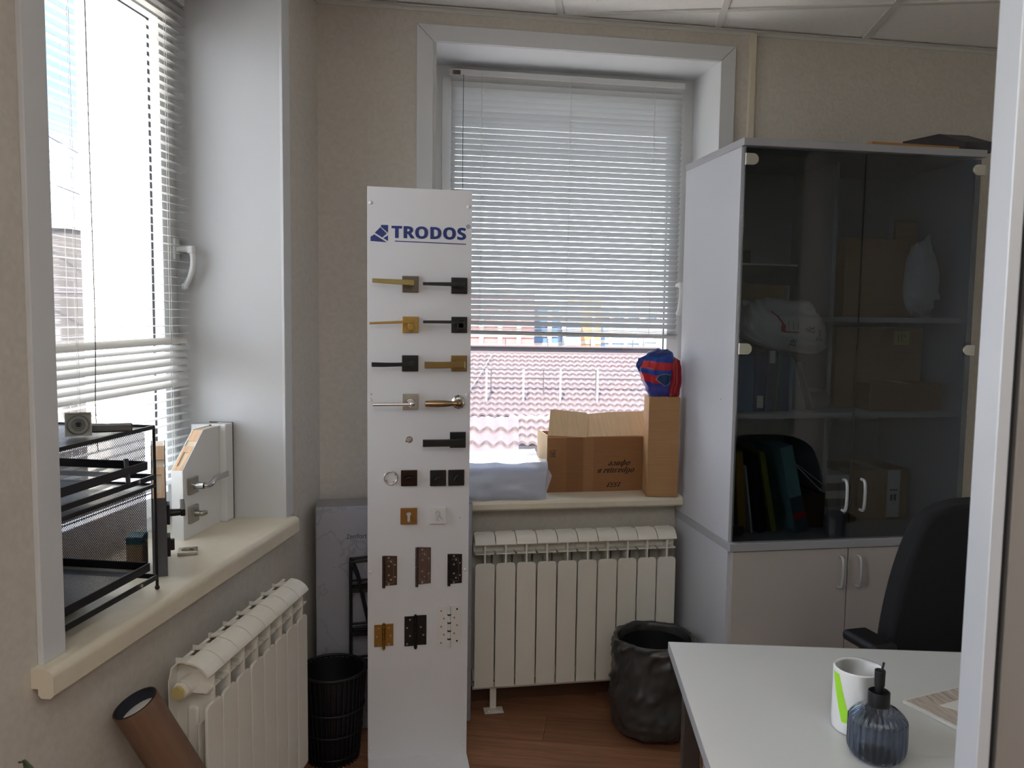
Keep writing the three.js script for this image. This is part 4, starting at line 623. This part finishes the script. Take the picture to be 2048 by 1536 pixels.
  { // white carrier bag lying on the binders
    const map = canvasTex(512, 512, (c, W, H) => { c.fillStyle = '#d9d9d8'; c.fillRect(0, 0, W, H); c.strokeStyle = '#c23b30'; c.fillStyle = '#c23b30'; c.lineWidth = 10; c.beginPath(); c.moveTo(150, 140); c.lineTo(200, 230); c.lineTo(206, 290); c.lineTo(290, 296); c.stroke(); c.fillRect(192, 236, 24, 54); c.strokeStyle = '#c07a70'; c.lineWidth = 4; for (let i = 0; i < 3; i++) { c.beginPath(); c.moveTo(230 + i * 26, 215); c.lineTo(232 + i * 26, 275); c.stroke(); } c.fillStyle = '#222'; c.save(); c.translate(282, 400); c.rotate(-Math.PI / 2); c.font = '58px sans-serif'; c.fillText('ze', 0, 0); c.restore(); c.save(); c.translate(378, 300); c.rotate(-Math.PI / 2 - 0.15); c.font = 'italic 70px serif'; c.fillText('&', 0, 0); c.font = 'italic 40px serif'; c.fillText('D', -66, 34); c.font = 'italic 26px serif'; c.fillText('ecor', -30, 34); c.restore(); });
    const g = new THREE.SphereGeometry(1, 64, 40), p = g.attributes.position, uv = g.attributes.uv, sg = (v, e) => Math.sign(v) * Math.pow(Math.abs(v), e);
    for (let i = 0; i < p.count; i++) { const X = p.getX(i), Y = p.getY(i), Z = p.getZ(i), n = Math.abs(fbm((X + 1) / 2, (Y + Z + 2) / 4, 6, 9, 4, 131) - 0.5) * 2, k = 1 + (n - 0.3) * 0.34; const px = sg(X, 0.55) * 0.165 * k, py = sg(Y, 0.6) * 0.084 * k + (n - 0.3) * 0.04 - X * 0.03, pz = sg(Z, 0.8) * 0.07 * k; uv.setXY(i, px / 0.36 + 0.5, py / 0.24 + 0.5); p.setXYZ(i, px, py, pz); }
    g.computeVertexNormals(); const b = thing('white_shopping_bag', 'crumpled white printed shopping bag lying across the blue binders', 'bag', [1.448, 1.5, -2.72]); part('bag_body', g, std({ map, roughness: 0.5 }), b); b.position.y = 1.498;
  }
  { const b = thing('paper_bag', 'tall folded brown paper bags on the higher shelf', 'bag', [2.045, S3, -2.93], -0.1); for (let i = 0; i < 3; i++) part('folded_bag', boxUV(rb(0.09, 0.37 - i * 0.03, 0.012, 0.003, 0, 0.185 - i * 0.015, 0).rotateZ(0.03 * (i - 1)).translate(0.004 * i, 0.002, i * 0.015)), mBoard, b); }
  { const g = new THREE.SphereGeometry(1, 40, 28), p = g.attributes.position; for (let i = 0; i < p.count; i++) { const X = p.getX(i), Y = p.getY(i), Z = p.getZ(i), n = Math.abs(fbm((X + 1) / 2, (Y + Z + 2) / 4, 6, 7, 4, 141) - 0.5) * 2, k = 1 + (n - 0.3) * 0.45; p.setXYZ(i, Math.sign(X) * Math.pow(Math.abs(X), 0.7) * 0.05 * k * (1.1 - Y * 0.35) + n * 0.02, Math.sign(Y) * Math.pow(Math.abs(Y), 0.75) * 0.14 * k, Z * 0.05 * k); } g.computeVertexNormals(); g.computeBoundingBox(); const y0 = g.boundingBox.min.y; solid('crumpled_white_bag', g.translate(0, -y0, 0), std({ color: 0xd2d4d8, roughness: 0.45 }), 'crumpled thin white bag between carton and paper bags', 'bag', [1.985, S3, -2.735]); }
  let bxx = 1.268; const books = [['grey spined brochure at the cabinet side', 0x77798c, 0.02, 0.26, 0.06], ['yellow spined catalogue on the cabinet floor', 0xb98f28, 0.03, 0.3, 0.08], ['thin white brochure beside the yellow catalogue', 0xcfcfd2, 0.008, 0.25, 0.14], ['black binder on the cabinet floor', 0x17171b, 0.035, 0.28, 0.17], ['olive green spined catalogue leaning on the black binder', 0x8b9030, 0.02, 0.3, 0.2]];
  for (const [l, c, w, h, lean] of books) { fold('leaning_book', l, 'book', c, w, h, 0.22, bxx + h * lean * 0.55, S0 + 0.0004, -2.84, lean, 0); bxx += w + 0.012; }
  { const f = fold('leaning_book', 'broad pale teal folder with a red stripe on the cabinet floor', 'book', 0x86b4b8, 0.05, 0.32, 0.2, bxx + 0.09, S0 + 0.0004, -2.82, 0.24, 0); part('red_stripe', rb(0.05, 0.022, 0.001, 0.0003, 0.025, 0.06, 0.1008).rotateZ(0.24), std({ color: 0xc0272d, roughness: 0.6 }), f); part('grey_foot', rb(0.0495, 0.13, 0.001, 0.0003, 0.025, 0.066, 0.1002).rotateZ(0.24), std({ color: 0x586a70, roughness: 0.7 }), f); }
  { const f = thing('leaning_sheets', 'pale sheets leaning over the worn carton inside the cabinet', 'paper', [1.6, 0.885, -2.88], 0); part('sheet', bx(0.16, 0.003, 0.2).rotateZ(-0.75).translate(0, 0.06, 0), mWhite, f); part('sheet', bx(0.15, 0.002, 0.2).rotateZ(-0.62).translate(0.008, 0.07, 0), mWhite, f); }
  { const f = thing('paper_pile', 'pile of loose papers on the cabinet floor beside the labelled carton', 'paper', [1.765, S0, -2.95]); for (let i = 0; i < 6; i++) part('sheet_stack', bx(0.105, 0.03, 0.2).rotateY(rr(-0.05, 0.05)).translate(rr(-0.01, 0.01), 0.015 + i * 0.0305, 0), i % 2 ? mWhite : std({ color: 0x8e8478, roughness: 0.8 }), f); }
  solid('box_of_papers', rb(0.05, 0.1, 0.03, 0.002, 0, 0.05, 0), std({ color: 0x8c8e93, roughness: 0.6 }), 'small grey box standing behind the glass door handle', 'box', [1.655, S0, -2.68]);
}
{ // on top of the cabinet
  const f = thing('dark_case', 'dark flat case with sloping top on the cabinet', 'case', [2.06, 2.1245, -2.83]);
  part('shell', along([[0.2, 0], [0.2, 0.03], [0.06, 0.085], [-0.15, 0.1], [-0.15, 0]], 0, 0.12).rotateY(0), std({ color: 0x38343a, roughness: 0.5 }), f);
  solid('cardboard_sheet', boxUV(bx(0.34, 0.01, 0.3, 0, 0.005, 0)), std({ color: 0xb07d48, roughness: 0.8 }), 'thin brown cardboard sheet lying on the cabinet', 'cardboard', [1.86, 2.1245, -2.772], 0.03);
}

// ------------------------------------------------------------------ desk and what stands on it
const DESK = -0.231;
{
  const d = thing('desk', 'white office desk with grey edging', 'desk', [0.708, 0, -1.823], DESK);
  part('desk_top', rb(1.4, 0.022, 0.72, 0.001, 0.7, 0.738, 0.36), mDesk, d);
  part('edge_band', [bb(-0.0015, 0.0, 0.727, 0.749, 0, 0.72), bb(0, 1.4, 0.727, 0.749, -0.0015, 0), bb(1.4, 1.4015, 0.727, 0.749, 0, 0.72)], mDeskEdge, d);
  for (const [x, z] of [[0.05, 0.05], [1.35, 0.05], [0.05, 0.67], [1.35, 0.67]]) part('leg', rb(0.04, 0.727, 0.04, 0.003, x, 0.3635, z), std({ color: 0x55504b, metalness: 0.6, roughness: 0.45 }), d);
  part('modesty_panel', rb(1.24, 0.35, 0.016, 0.001, 0.7, 0.54, 0.06), mMel, d);
}
{ // marble cup
  const m = std({ map: tex(512, 256, (u, v) => { const w = fbm(u, v, 3, 4, 5, 151), k = -75 * smooth(0.52, 0.74, fbm(u, v, 3, 6, 4, 157)) + (w - 0.5) * 20; return [232 + k, 232 + k, 230 + k]; }), roughness: 0.35 });
  const c = thing('marble_cup', 'white marble cup with a green sticky strip on the desk', 'cup', [0.914, 0.75, -1.373]);
  part('cup_body', lathe([[0, 0.006], [0, 0], [0.042, 0], [0.0445, 0.003], [0.0455, 0.02], [0.0455, 0.118], [0.044, 0.121], [0.042, 0.12], [0.0405, 0.116], [0.0405, 0.012], [0, 0.008]], 56), m, c);
  const st = new THREE.CylinderGeometry(0.0459, 0.0459, 0.088, 6, 8, true, -1.4, 0.42), sp = st.attributes.position;
  for (let i = 0; i < sp.count; i++) { const a = Math.atan2(sp.getX(i), sp.getZ(i)) - (sp.getY(i) / 0.088 - 0.5) * 0.62 - 0.42; sp.setXYZ(i, Math.sin(a) * 0.0459, sp.getY(i), Math.cos(a) * 0.0459); }
  part('sticky_strip', st.translate(0, 0.068, 0), std({ color: 0x9fe02a, roughness: 0.7, side: THREE.DoubleSide }), c, 'bright green paper strip');
}
{ // ribbed bottle with dropper
  const b = thing('glass_bottle', 'ribbed smoky blue glass bottle with a black dropper cap on the desk', 'bottle', [0.888, 0.75, -1.272]);
  const prof = [[0.002, 0], [0.03, 0], [0.04, 0.004], [0.047, 0.013], [0.05, 0.026], [0.05, 0.066], [0.048, 0.075], [0.036, 0.088], [0.024, 0.094], [0.019, 0.097], [0.018, 0.1]];
  const outer = new THREE.SplineCurve(prof.map((p) => new THREE.Vector2(...p))).getPoints(56), inner = outer.slice().reverse().map((p) => new THREE.Vector2(Math.max(0.0006, p.x - 0.0035), Math.max(0.005, p.y)));
  const g = new THREE.LatheGeometry([new THREE.Vector2(0.0001, 0), ...outer, ...inner, new THREE.Vector2(0.0001, 0.005)], 224), p = g.attributes.position, rows = outer.length + inner.length + 2;
  for (let i = 0; i < p.count; i++) { const j = i % rows; if (j > outer.length) continue; const x = p.getX(i), y = p.getY(i), z = p.getZ(i), a = Math.atan2(z, x), e = smooth(0.002, 0.012, y) * smooth(0.094, 0.084, y), k = 1 - 0.045 * e * (1 - Math.pow(Math.abs(Math.cos(a * 14)), 0.6)); p.setXYZ(i, x * k, y, z * k); }
  g.computeVertexNormals();
  part('glass_body', g, phy({ color: 0xffffff, transmission: 1, thickness: 0.004, roughness: 0.02, ior: 1.48, attenuationColor: new THREE.Color(0x5d6a86), attenuationDistance: 0.008 }), b);
  part('collar', lathe([[0.015, 0.096], [0.0185, 0.096], [0.0185, 0.121], [0.0165, 0.1225], [0.0165, 0.1185], [0, 0.1185]], 40), mBlackPl, b);
  part('dropper', [lathe([[0.0065, 0.118], [0.0075, 0.124], [0.0075, 0.13], [0.0088, 0.132], [0.0092, 0.158], [0.0085, 0.16], [0, 0.16]], 28), rod([0.003, 0.158, 0], [0.006, 0.171, 0], 0.0021, 10), new THREE.SphereGeometry(0.0023, 10, 8).translate(0.0061, 0.1715, 0)], mBlackPl, b);
}
{
  const p = thing('sample_board', 'wood patterned sample board with white edge on the desk near the partition', 'sample board', [1.068, 0.75, -1.452], 0);
  const c = (x, z) => [x, z];
  part('board', plan([c(0, 0), c(0.2, -0.05), c(0.24, 0.13), c(0.045, 0.165)], 0, 0.006), mWhite, p);
  part('veneer', boxUV(plan([c(0.006, 0.002), c(0.198, -0.046), c(0.236, 0.128), c(0.05, 0.159)], 0.006, 0.0066)), std({ map: tex(256, 256, (u, v) => { const f = fbm(u, v, 70, 4, 3, 161), g = fbm(u, v, 40, 5, 2, 163), k = (f - 0.5) * 60 + (g > 0.66 ? -22 : 0); return [205 + k, 192 + k, 180 + k]; }, { rx: 5, ry: 5 }), roughness: 0.5 }), p);
  solid('paper_swatch', [plan([[0, 0], [0.07, -0.02], [0.08, 0.03], [0.03, 0.03]], 0, 0.0012), plan([[0.005, 0.055], [0.07, 0.04], [0.08, 0.08], [0.03, 0.085]], 0, 0.0015)], mWhite, 'white paper slips on the patterned sample board', 'paper', [1.125, 0.7568, -1.418]);
}
{ // office chair
  const c = thing('office_chair', 'black high back office chair between the desk and the cabinet', 'chair', [1.66, 0, -2.08], 0.1);
  const s = new THREE.Shape(); s.moveTo(-0.27, 0); s.bezierCurveTo(-0.285, 0.2, -0.23, 0.4, -0.19, 0.455); s.quadraticCurveTo(-0.15, 0.5, -0.06, 0.505); s.lineTo(0.06, 0.505); s.quadraticCurveTo(0.15, 0.5, 0.19, 0.455); s.bezierCurveTo(0.23, 0.4, 0.285, 0.2, 0.27, 0); s.quadraticCurveTo(0, -0.03, -0.27, 0);
  const g = new THREE.ExtrudeGeometry(s, { depth: 0.03, bevelEnabled: true, bevelThickness: 0.018, bevelSize: 0.016, bevelOffset: -0.016, bevelSegments: 4, curveSegments: 14 }); part('backrest', boxUV(g.translate(0, 0, -0.015).rotateX(0.06).translate(0, 0.53, 0.05)), mBlackFab, c);
  part('seat', rb(0.5, 0.08, 0.46, 0.035, 0, 0.37, -0.18, 4), mBlackFab, c);
  part('back_support', [tube([[0, 0.34, -0.05], [0, 0.34, 0.08], [0, 0.5, 0.1], [0, 0.72, 0.11]], 0.022, 8, 20)], mBlackPl, c);
  for (const x of [-0.31, 0.31]) { const a = part('armrest', [rb(0.08, 0.03, 0.13, 0.014, x * 1.16, 0.672, 0.11, 4)], mBlackPl, c); part('arm_post', [rb(0.03, 0.28, 0.05, 0.01, x * 1.14, 0.53, 0.1), rb(0.15, 0.02, 0.05, 0.006, x * 0.9, 0.39, 0.08), rb(0.04, 0.02, 0.12, 0.006, x * 0.72, 0.385, 0.03)], mBlackPl, a); }
  part('gas_column', [cy(0.026, 0.026, 0.28, 18, 0, 0.23, -0.2)], mBlackPl, c);
  for (let i = 0; i < 5; i++) { const a = i * 1.2566 + 0.3, x = Math.cos(a), z = Math.sin(a); const l = part('leg', [rod([0, 0.11, -0.2], [x * 0.29, 0.075, -0.2 + z * 0.29], 0.018, 8)], mBlackPl, c); part('castor', [new THREE.CylinderGeometry(0.028, 0.028, 0.04, 18).rotateX(Math.PI / 2).rotateY(-a).translate(x * 0.29, 0.028, -0.2 + z * 0.29), rod([x * 0.29, 0.03, -0.2 + z * 0.29], [x * 0.29, 0.08, -0.2 + z * 0.29], 0.008)], mBlackPl, l); }
}
{ // glazed partition beside the camera; local x along the partition, z towards the camera side
  const p = thing('glazed_partition', 'aluminium framed glass partition at the edge nearest the camera', 'partition', [0.640, 0, -0.746], -LW);
  part('end_post', rb(0.013, CEIL - 0.003, 0.054, 0.0015, 0.0065, (CEIL - 0.003) / 2, -0.027), mAlu, p);
  part('gasket', bb(0.013, 0.021, 0, CEIL - 0.004, -0.05, -0.012), mGasket, p);
  part('frame_post', rb(0.045, CEIL - 0.003, 0.05, 0.002, 0.0435, (CEIL - 0.003) / 2, -0.029), std({ color: 0x8c8782, metalness: 0.3, roughness: 0.5 }), p);
  part('rail', [bb(0.066, 2.3, 0, 0.08, -0.05, -0.004), bb(0.066, 2.3, CEIL - 0.07, CEIL - 0.004, -0.05, -0.004)], mAlu, p);
  part('glass_pane', bb(0.066, 2.3, 0.08, CEIL - 0.07, -0.03, -0.024), phy({ color: 0xdfe4e2, transmission: 1, thickness: 0, roughness: 0.02 }), p);
}

// ------------------------------------------------------------------ outside
const FWD = V3(Math.sin(YAW), 0, -Math.cos(YAW)), RGT = V3(Math.cos(YAW), 0, Math.sin(YAW));
const at = (x, y, d) => [FWD.x * d + RGT.x * x, y, FWD.z * d + RGT.z * x];
const mRoof = std({ map: tex(256, 256, (u, v) => { const k = (fbm(u, v, 20, 20, 3, 171) - 0.5) * 14; return [80 + k, 71 + k, 74 + k]; }, { rx: 0.5, ry: 0.5 }), roughness: 0.55 });
const mWallOut = std({ color: 0x5d5a63, roughness: 0.9 });
const mRailOut = std({ color: 0x5f6166, roughness: 0.5 }), mLine = std({ color: 0x3c3a40, roughness: 0.7 });
function tileRoof(w, rows, step, rise, wave = 0.183, amp = 0.032) { // stamped metal tile sheet: rows step down, waves across; eave at z = 0, going back and up
  const nx = Math.round(w / wave * 8), pos = [], idx = [], uv = [], run = Math.sqrt(step * step - rise * rise);
  for (let r = 0; r < rows; r++) for (let k = 0; k < 3; k++) for (let i = 0; i <= nx; i++) {
    const x = (i / nx - 0.5) * w, ph = (x / wave) * 6.2832, wv = Math.pow(0.5 + 0.5 * Math.sin(ph), 0.8) * amp, t = k === 0 ? 0 : k === 1 ? 0.0 : 1;
    const lift = k === 0 ? -0.004 : k === 1 ? 0.045 : 0.0, scallop = k < 2 ? 0.04 * Math.sin(ph) : (0.04 * Math.sin(ph));
    pos.push(x, (r + t) * rise + wv + lift, -(r + t) * run - scallop); uv.push(x, (r + t) * step);
  }
  const W = nx + 1; for (let q = 0; q < rows * 3 - 1; q++) for (let i = 0; i < nx; i++) { const a = q * W + i; idx.push(a, a + 1, a + W, a + 1, a + W + 1, a + W); }
  const g = new THREE.BufferGeometry(); g.setAttribute('position', new THREE.Float32BufferAttribute(pos, 3)); g.setAttribute('uv', new THREE.Float32BufferAttribute(uv, 2)); g.setIndex(idx); const f = g.toNonIndexed(); f.computeVertexNormals(); return f;
}
{
  const b = thing('tiled_roof_building', 'neighbouring building with a pinkish brown tiled metal roof behind the back window', 'building', at(1.5, -0.72, 18.2), -YAW);
  part('roof_slope', tileRoof(15, 13, 0.35, 0.093), mRoof, b);
  part('ridge', [bb(-7.5, 7.5, 1.2, 1.26, -4.5, -4.35), bb(-7.5, 7.5, 1.38, 1.42, -5.2, -5.0), bb(-7.5, 7.5, 1.2, 1.4, -5.2, -5.15)], mRoof, b);
  part('eave', [bb(-7.5, 7.5, -0.1, 0.0, -0.3, 0.02)], mWallOut, b); part('facade', [bb(-7.4, 7.4, -12, -0.1, -5, -0.3)], mWallOut, b);
  for (let i = 0; i < 9; i++) part('guard_post', [bb(-6.4 + i * 0.84 * 1.02, -6.35 + i * 0.84 * 1.02, 0.15, 1.02, -0.82, -0.77)], mRailOut, b);
  for (const y of [0.98, 0.78]) part('guard_rail', rod([-7.4, y, -1.35], [7.4, y, -1.35], 0.018, 6), mLine, b);
  for (let i = 0; i < 12; i++) part('guard_strut', rod([-7 + i * 1.25, 0.4, -1.36], [-7 + i * 1.25, 0.98, -1.36], 0.013, 5), mLine, b);
  for (let i = 0; i < 16; i++) part('snow_stop', bb(-7 + i * 0.94, -6.95 + i * 0.94, 1.02, 1.13, -3.95, -3.9), mWallOut, b);
  for (let i = 0; i < 12; i++) part('ridge_pin', rod([-6.5 + i * 1.2, 1.42, -5.1], [-6.5 + i * 1.2, 1.62, -5.1], 0.015, 5), mLine, b);
  part('lightning_wire', tube([[-2.05, 1.2, -3.9], [-2.45, 0.55, -1.6], [-2.85, 0.06, -0.05], [-2.95, -1.6, 0.2]], 0.014, 5, 30), mRailOut, b);
}
{
  const a = thing('dormer_roof', 'small lower tiled roof with large tiles behind the wrapped pack', 'building', at(-0.42, -0.56, 11.6), -YAW);
  part('roof_slope', tileRoof(1.06, 3, 0.4, 0.16, 0.21, 0.05), mRoof, a); part('facade', bb(-0.53, 0.53, -9, -0.02, -1.0, -0.05), mWallOut, a);
  const c = thing('dormer_roof', 'small lower tiled roof with fine tiles behind the open carton', 'building', at(1.25, -0.78, 14.6), -YAW);
  part('roof_slope', tileRoof(2.6, 4, 0.35, 0.09), mRoof, c); part('facade', bb(-1.2, 1.2, -9, -0.06, -1.6, -0.3), mWallOut, c);
}
{ // far town
  const cols = [[-4.5, 5.5, 90, 0x8a5a5c, 9.5, 'far red brick block at the edge of the town'], [1.2, 4.6, 92, 0x3f5a7a, 6, 'far dark blue block beside the brick one'], [5.6, 4.4, 100, 0x6f7f96, 3.8, 'far pale blue block of the town'], [8.6, 5.0, 104, 0xa87950, 3.0, 'far orange banded block'], [12.2, 4.2, 98, 0x5c7a98, 5.5, 'far glassy blue block'], [17.2, 5.2, 108, 0x86909f, 4.5, 'far light grey block'], [21.5, 4.0, 95, 0x4c6f90, 4.0, 'far broad blue block'], [25, 5.6, 110, 0x9a7f74, 5.0, 'far pinkish block of the town'], [29.5, 4.4, 96, 0x53708f, 5.0, 'far steel blue block'], [34, 5.0, 103, 0x7c8793, 5.0, 'far mid grey block of the town'], [13.5, 1.6, 70, 0xb88a3c, 2.2, 'low yellow shed beyond the ridge'], [18.5, 1.0, 66, 0x7d5850, 8, 'low red roofed hall beyond the ridge'], [25.2, 2.6, 68, 0xb9b7b0, 5.5, 'white box building beyond the ridge'], [32, 2.2, 70, 0x8d9299, 8, 'long arched hall beyond the ridge']];
  for (const [i, [x, h, d0, c, w, l]] of cols.entries()) {
    const d = 66 + i * 4;
    const b = thing('town_block', l, 'building', at(x * d / 98, EYE - 0.4 - 12, d), -YAW, 'far town buildings'), m = std({ color: c, roughness: 0.8 }), m2 = std({ color: [0x85807c, 0x8c8680, 0x7d7f82][i % 3], roughness: 0.8 });
    part('walls', bb(-w / 2, w / 2, 0, 12 + h - 3.0, -2.5, 0), m, b);
    for (let y = 9; y < 12 + h - 3.2; y += 0.85) part('floor_band', bb(-w / 2, w / 2, y, y + 0.3, 0, 0.15), m2, b);
    for (let xx = -w / 2 + 0.6; xx < w / 2 - 0.2; xx += 1.5) part('pier', bb(xx, xx + 0.35, 8.5, 12 + h - 3.0, 0, 0.2), m2, b);
  }
}
{ // concrete block seen through the side window
  const m = std({ map: tex(512, 512, (u, v) => { const f = fbm(u, v, 90, 3, 4, 181), g = fbm(u, v, 5, 5, 4, 183), k = (f - 0.5) * 34 + (g - 0.5) * 16; return [76 + k * 0.7, 74 + k * 0.7, 75 + k * 0.7]; }, { rx: 0.12, ry: 0.12 }), roughness: 0.95 });
  const b = thing('concrete_block', 'streaked grey concrete building seen through the side window', 'building', [-9.5, -12, -24.2], 0.3);
  part('walls', boxUV(bb(-9, 4.6, 0, 15.75, -8, 0)), m, b); part('roof_edge', bb(-9.1, 4.7, 15.75, 16.0, -8.1, 0.12), std({ color: 0x9a9aa0, roughness: 0.6 }), b);
  for (let i = 0; i < 6; i++) part('panel_joint', bb(-9, 4.6, 3 + i * 2.2, 3.05 + i * 2.2, 0, 0.02), mWallOut, b);
}
{ for (const [l, a, b2] of [['thin overhead cable, upper of the pair', [-12, 8.5, -20], [-3, 3.2, -20.5]], ['thin overhead cable, lower of the pair', [-12, 6.6, -20], [-3, 2.9, -20.5]]]) solid('overhead_cable', tube([a, [(a[0] + b2[0]) / 2, (a[1] + b2[1]) / 2 - 0.2, -20.25], b2], 0.018, 5, 16), mLine, l, 'cable'); }
struct('ground', bb(-160, 160, -13.2, -12.6, -260, 60), std({ color: 0xbdbab3, roughness: 1 }));

renderer.render(scene, camera);
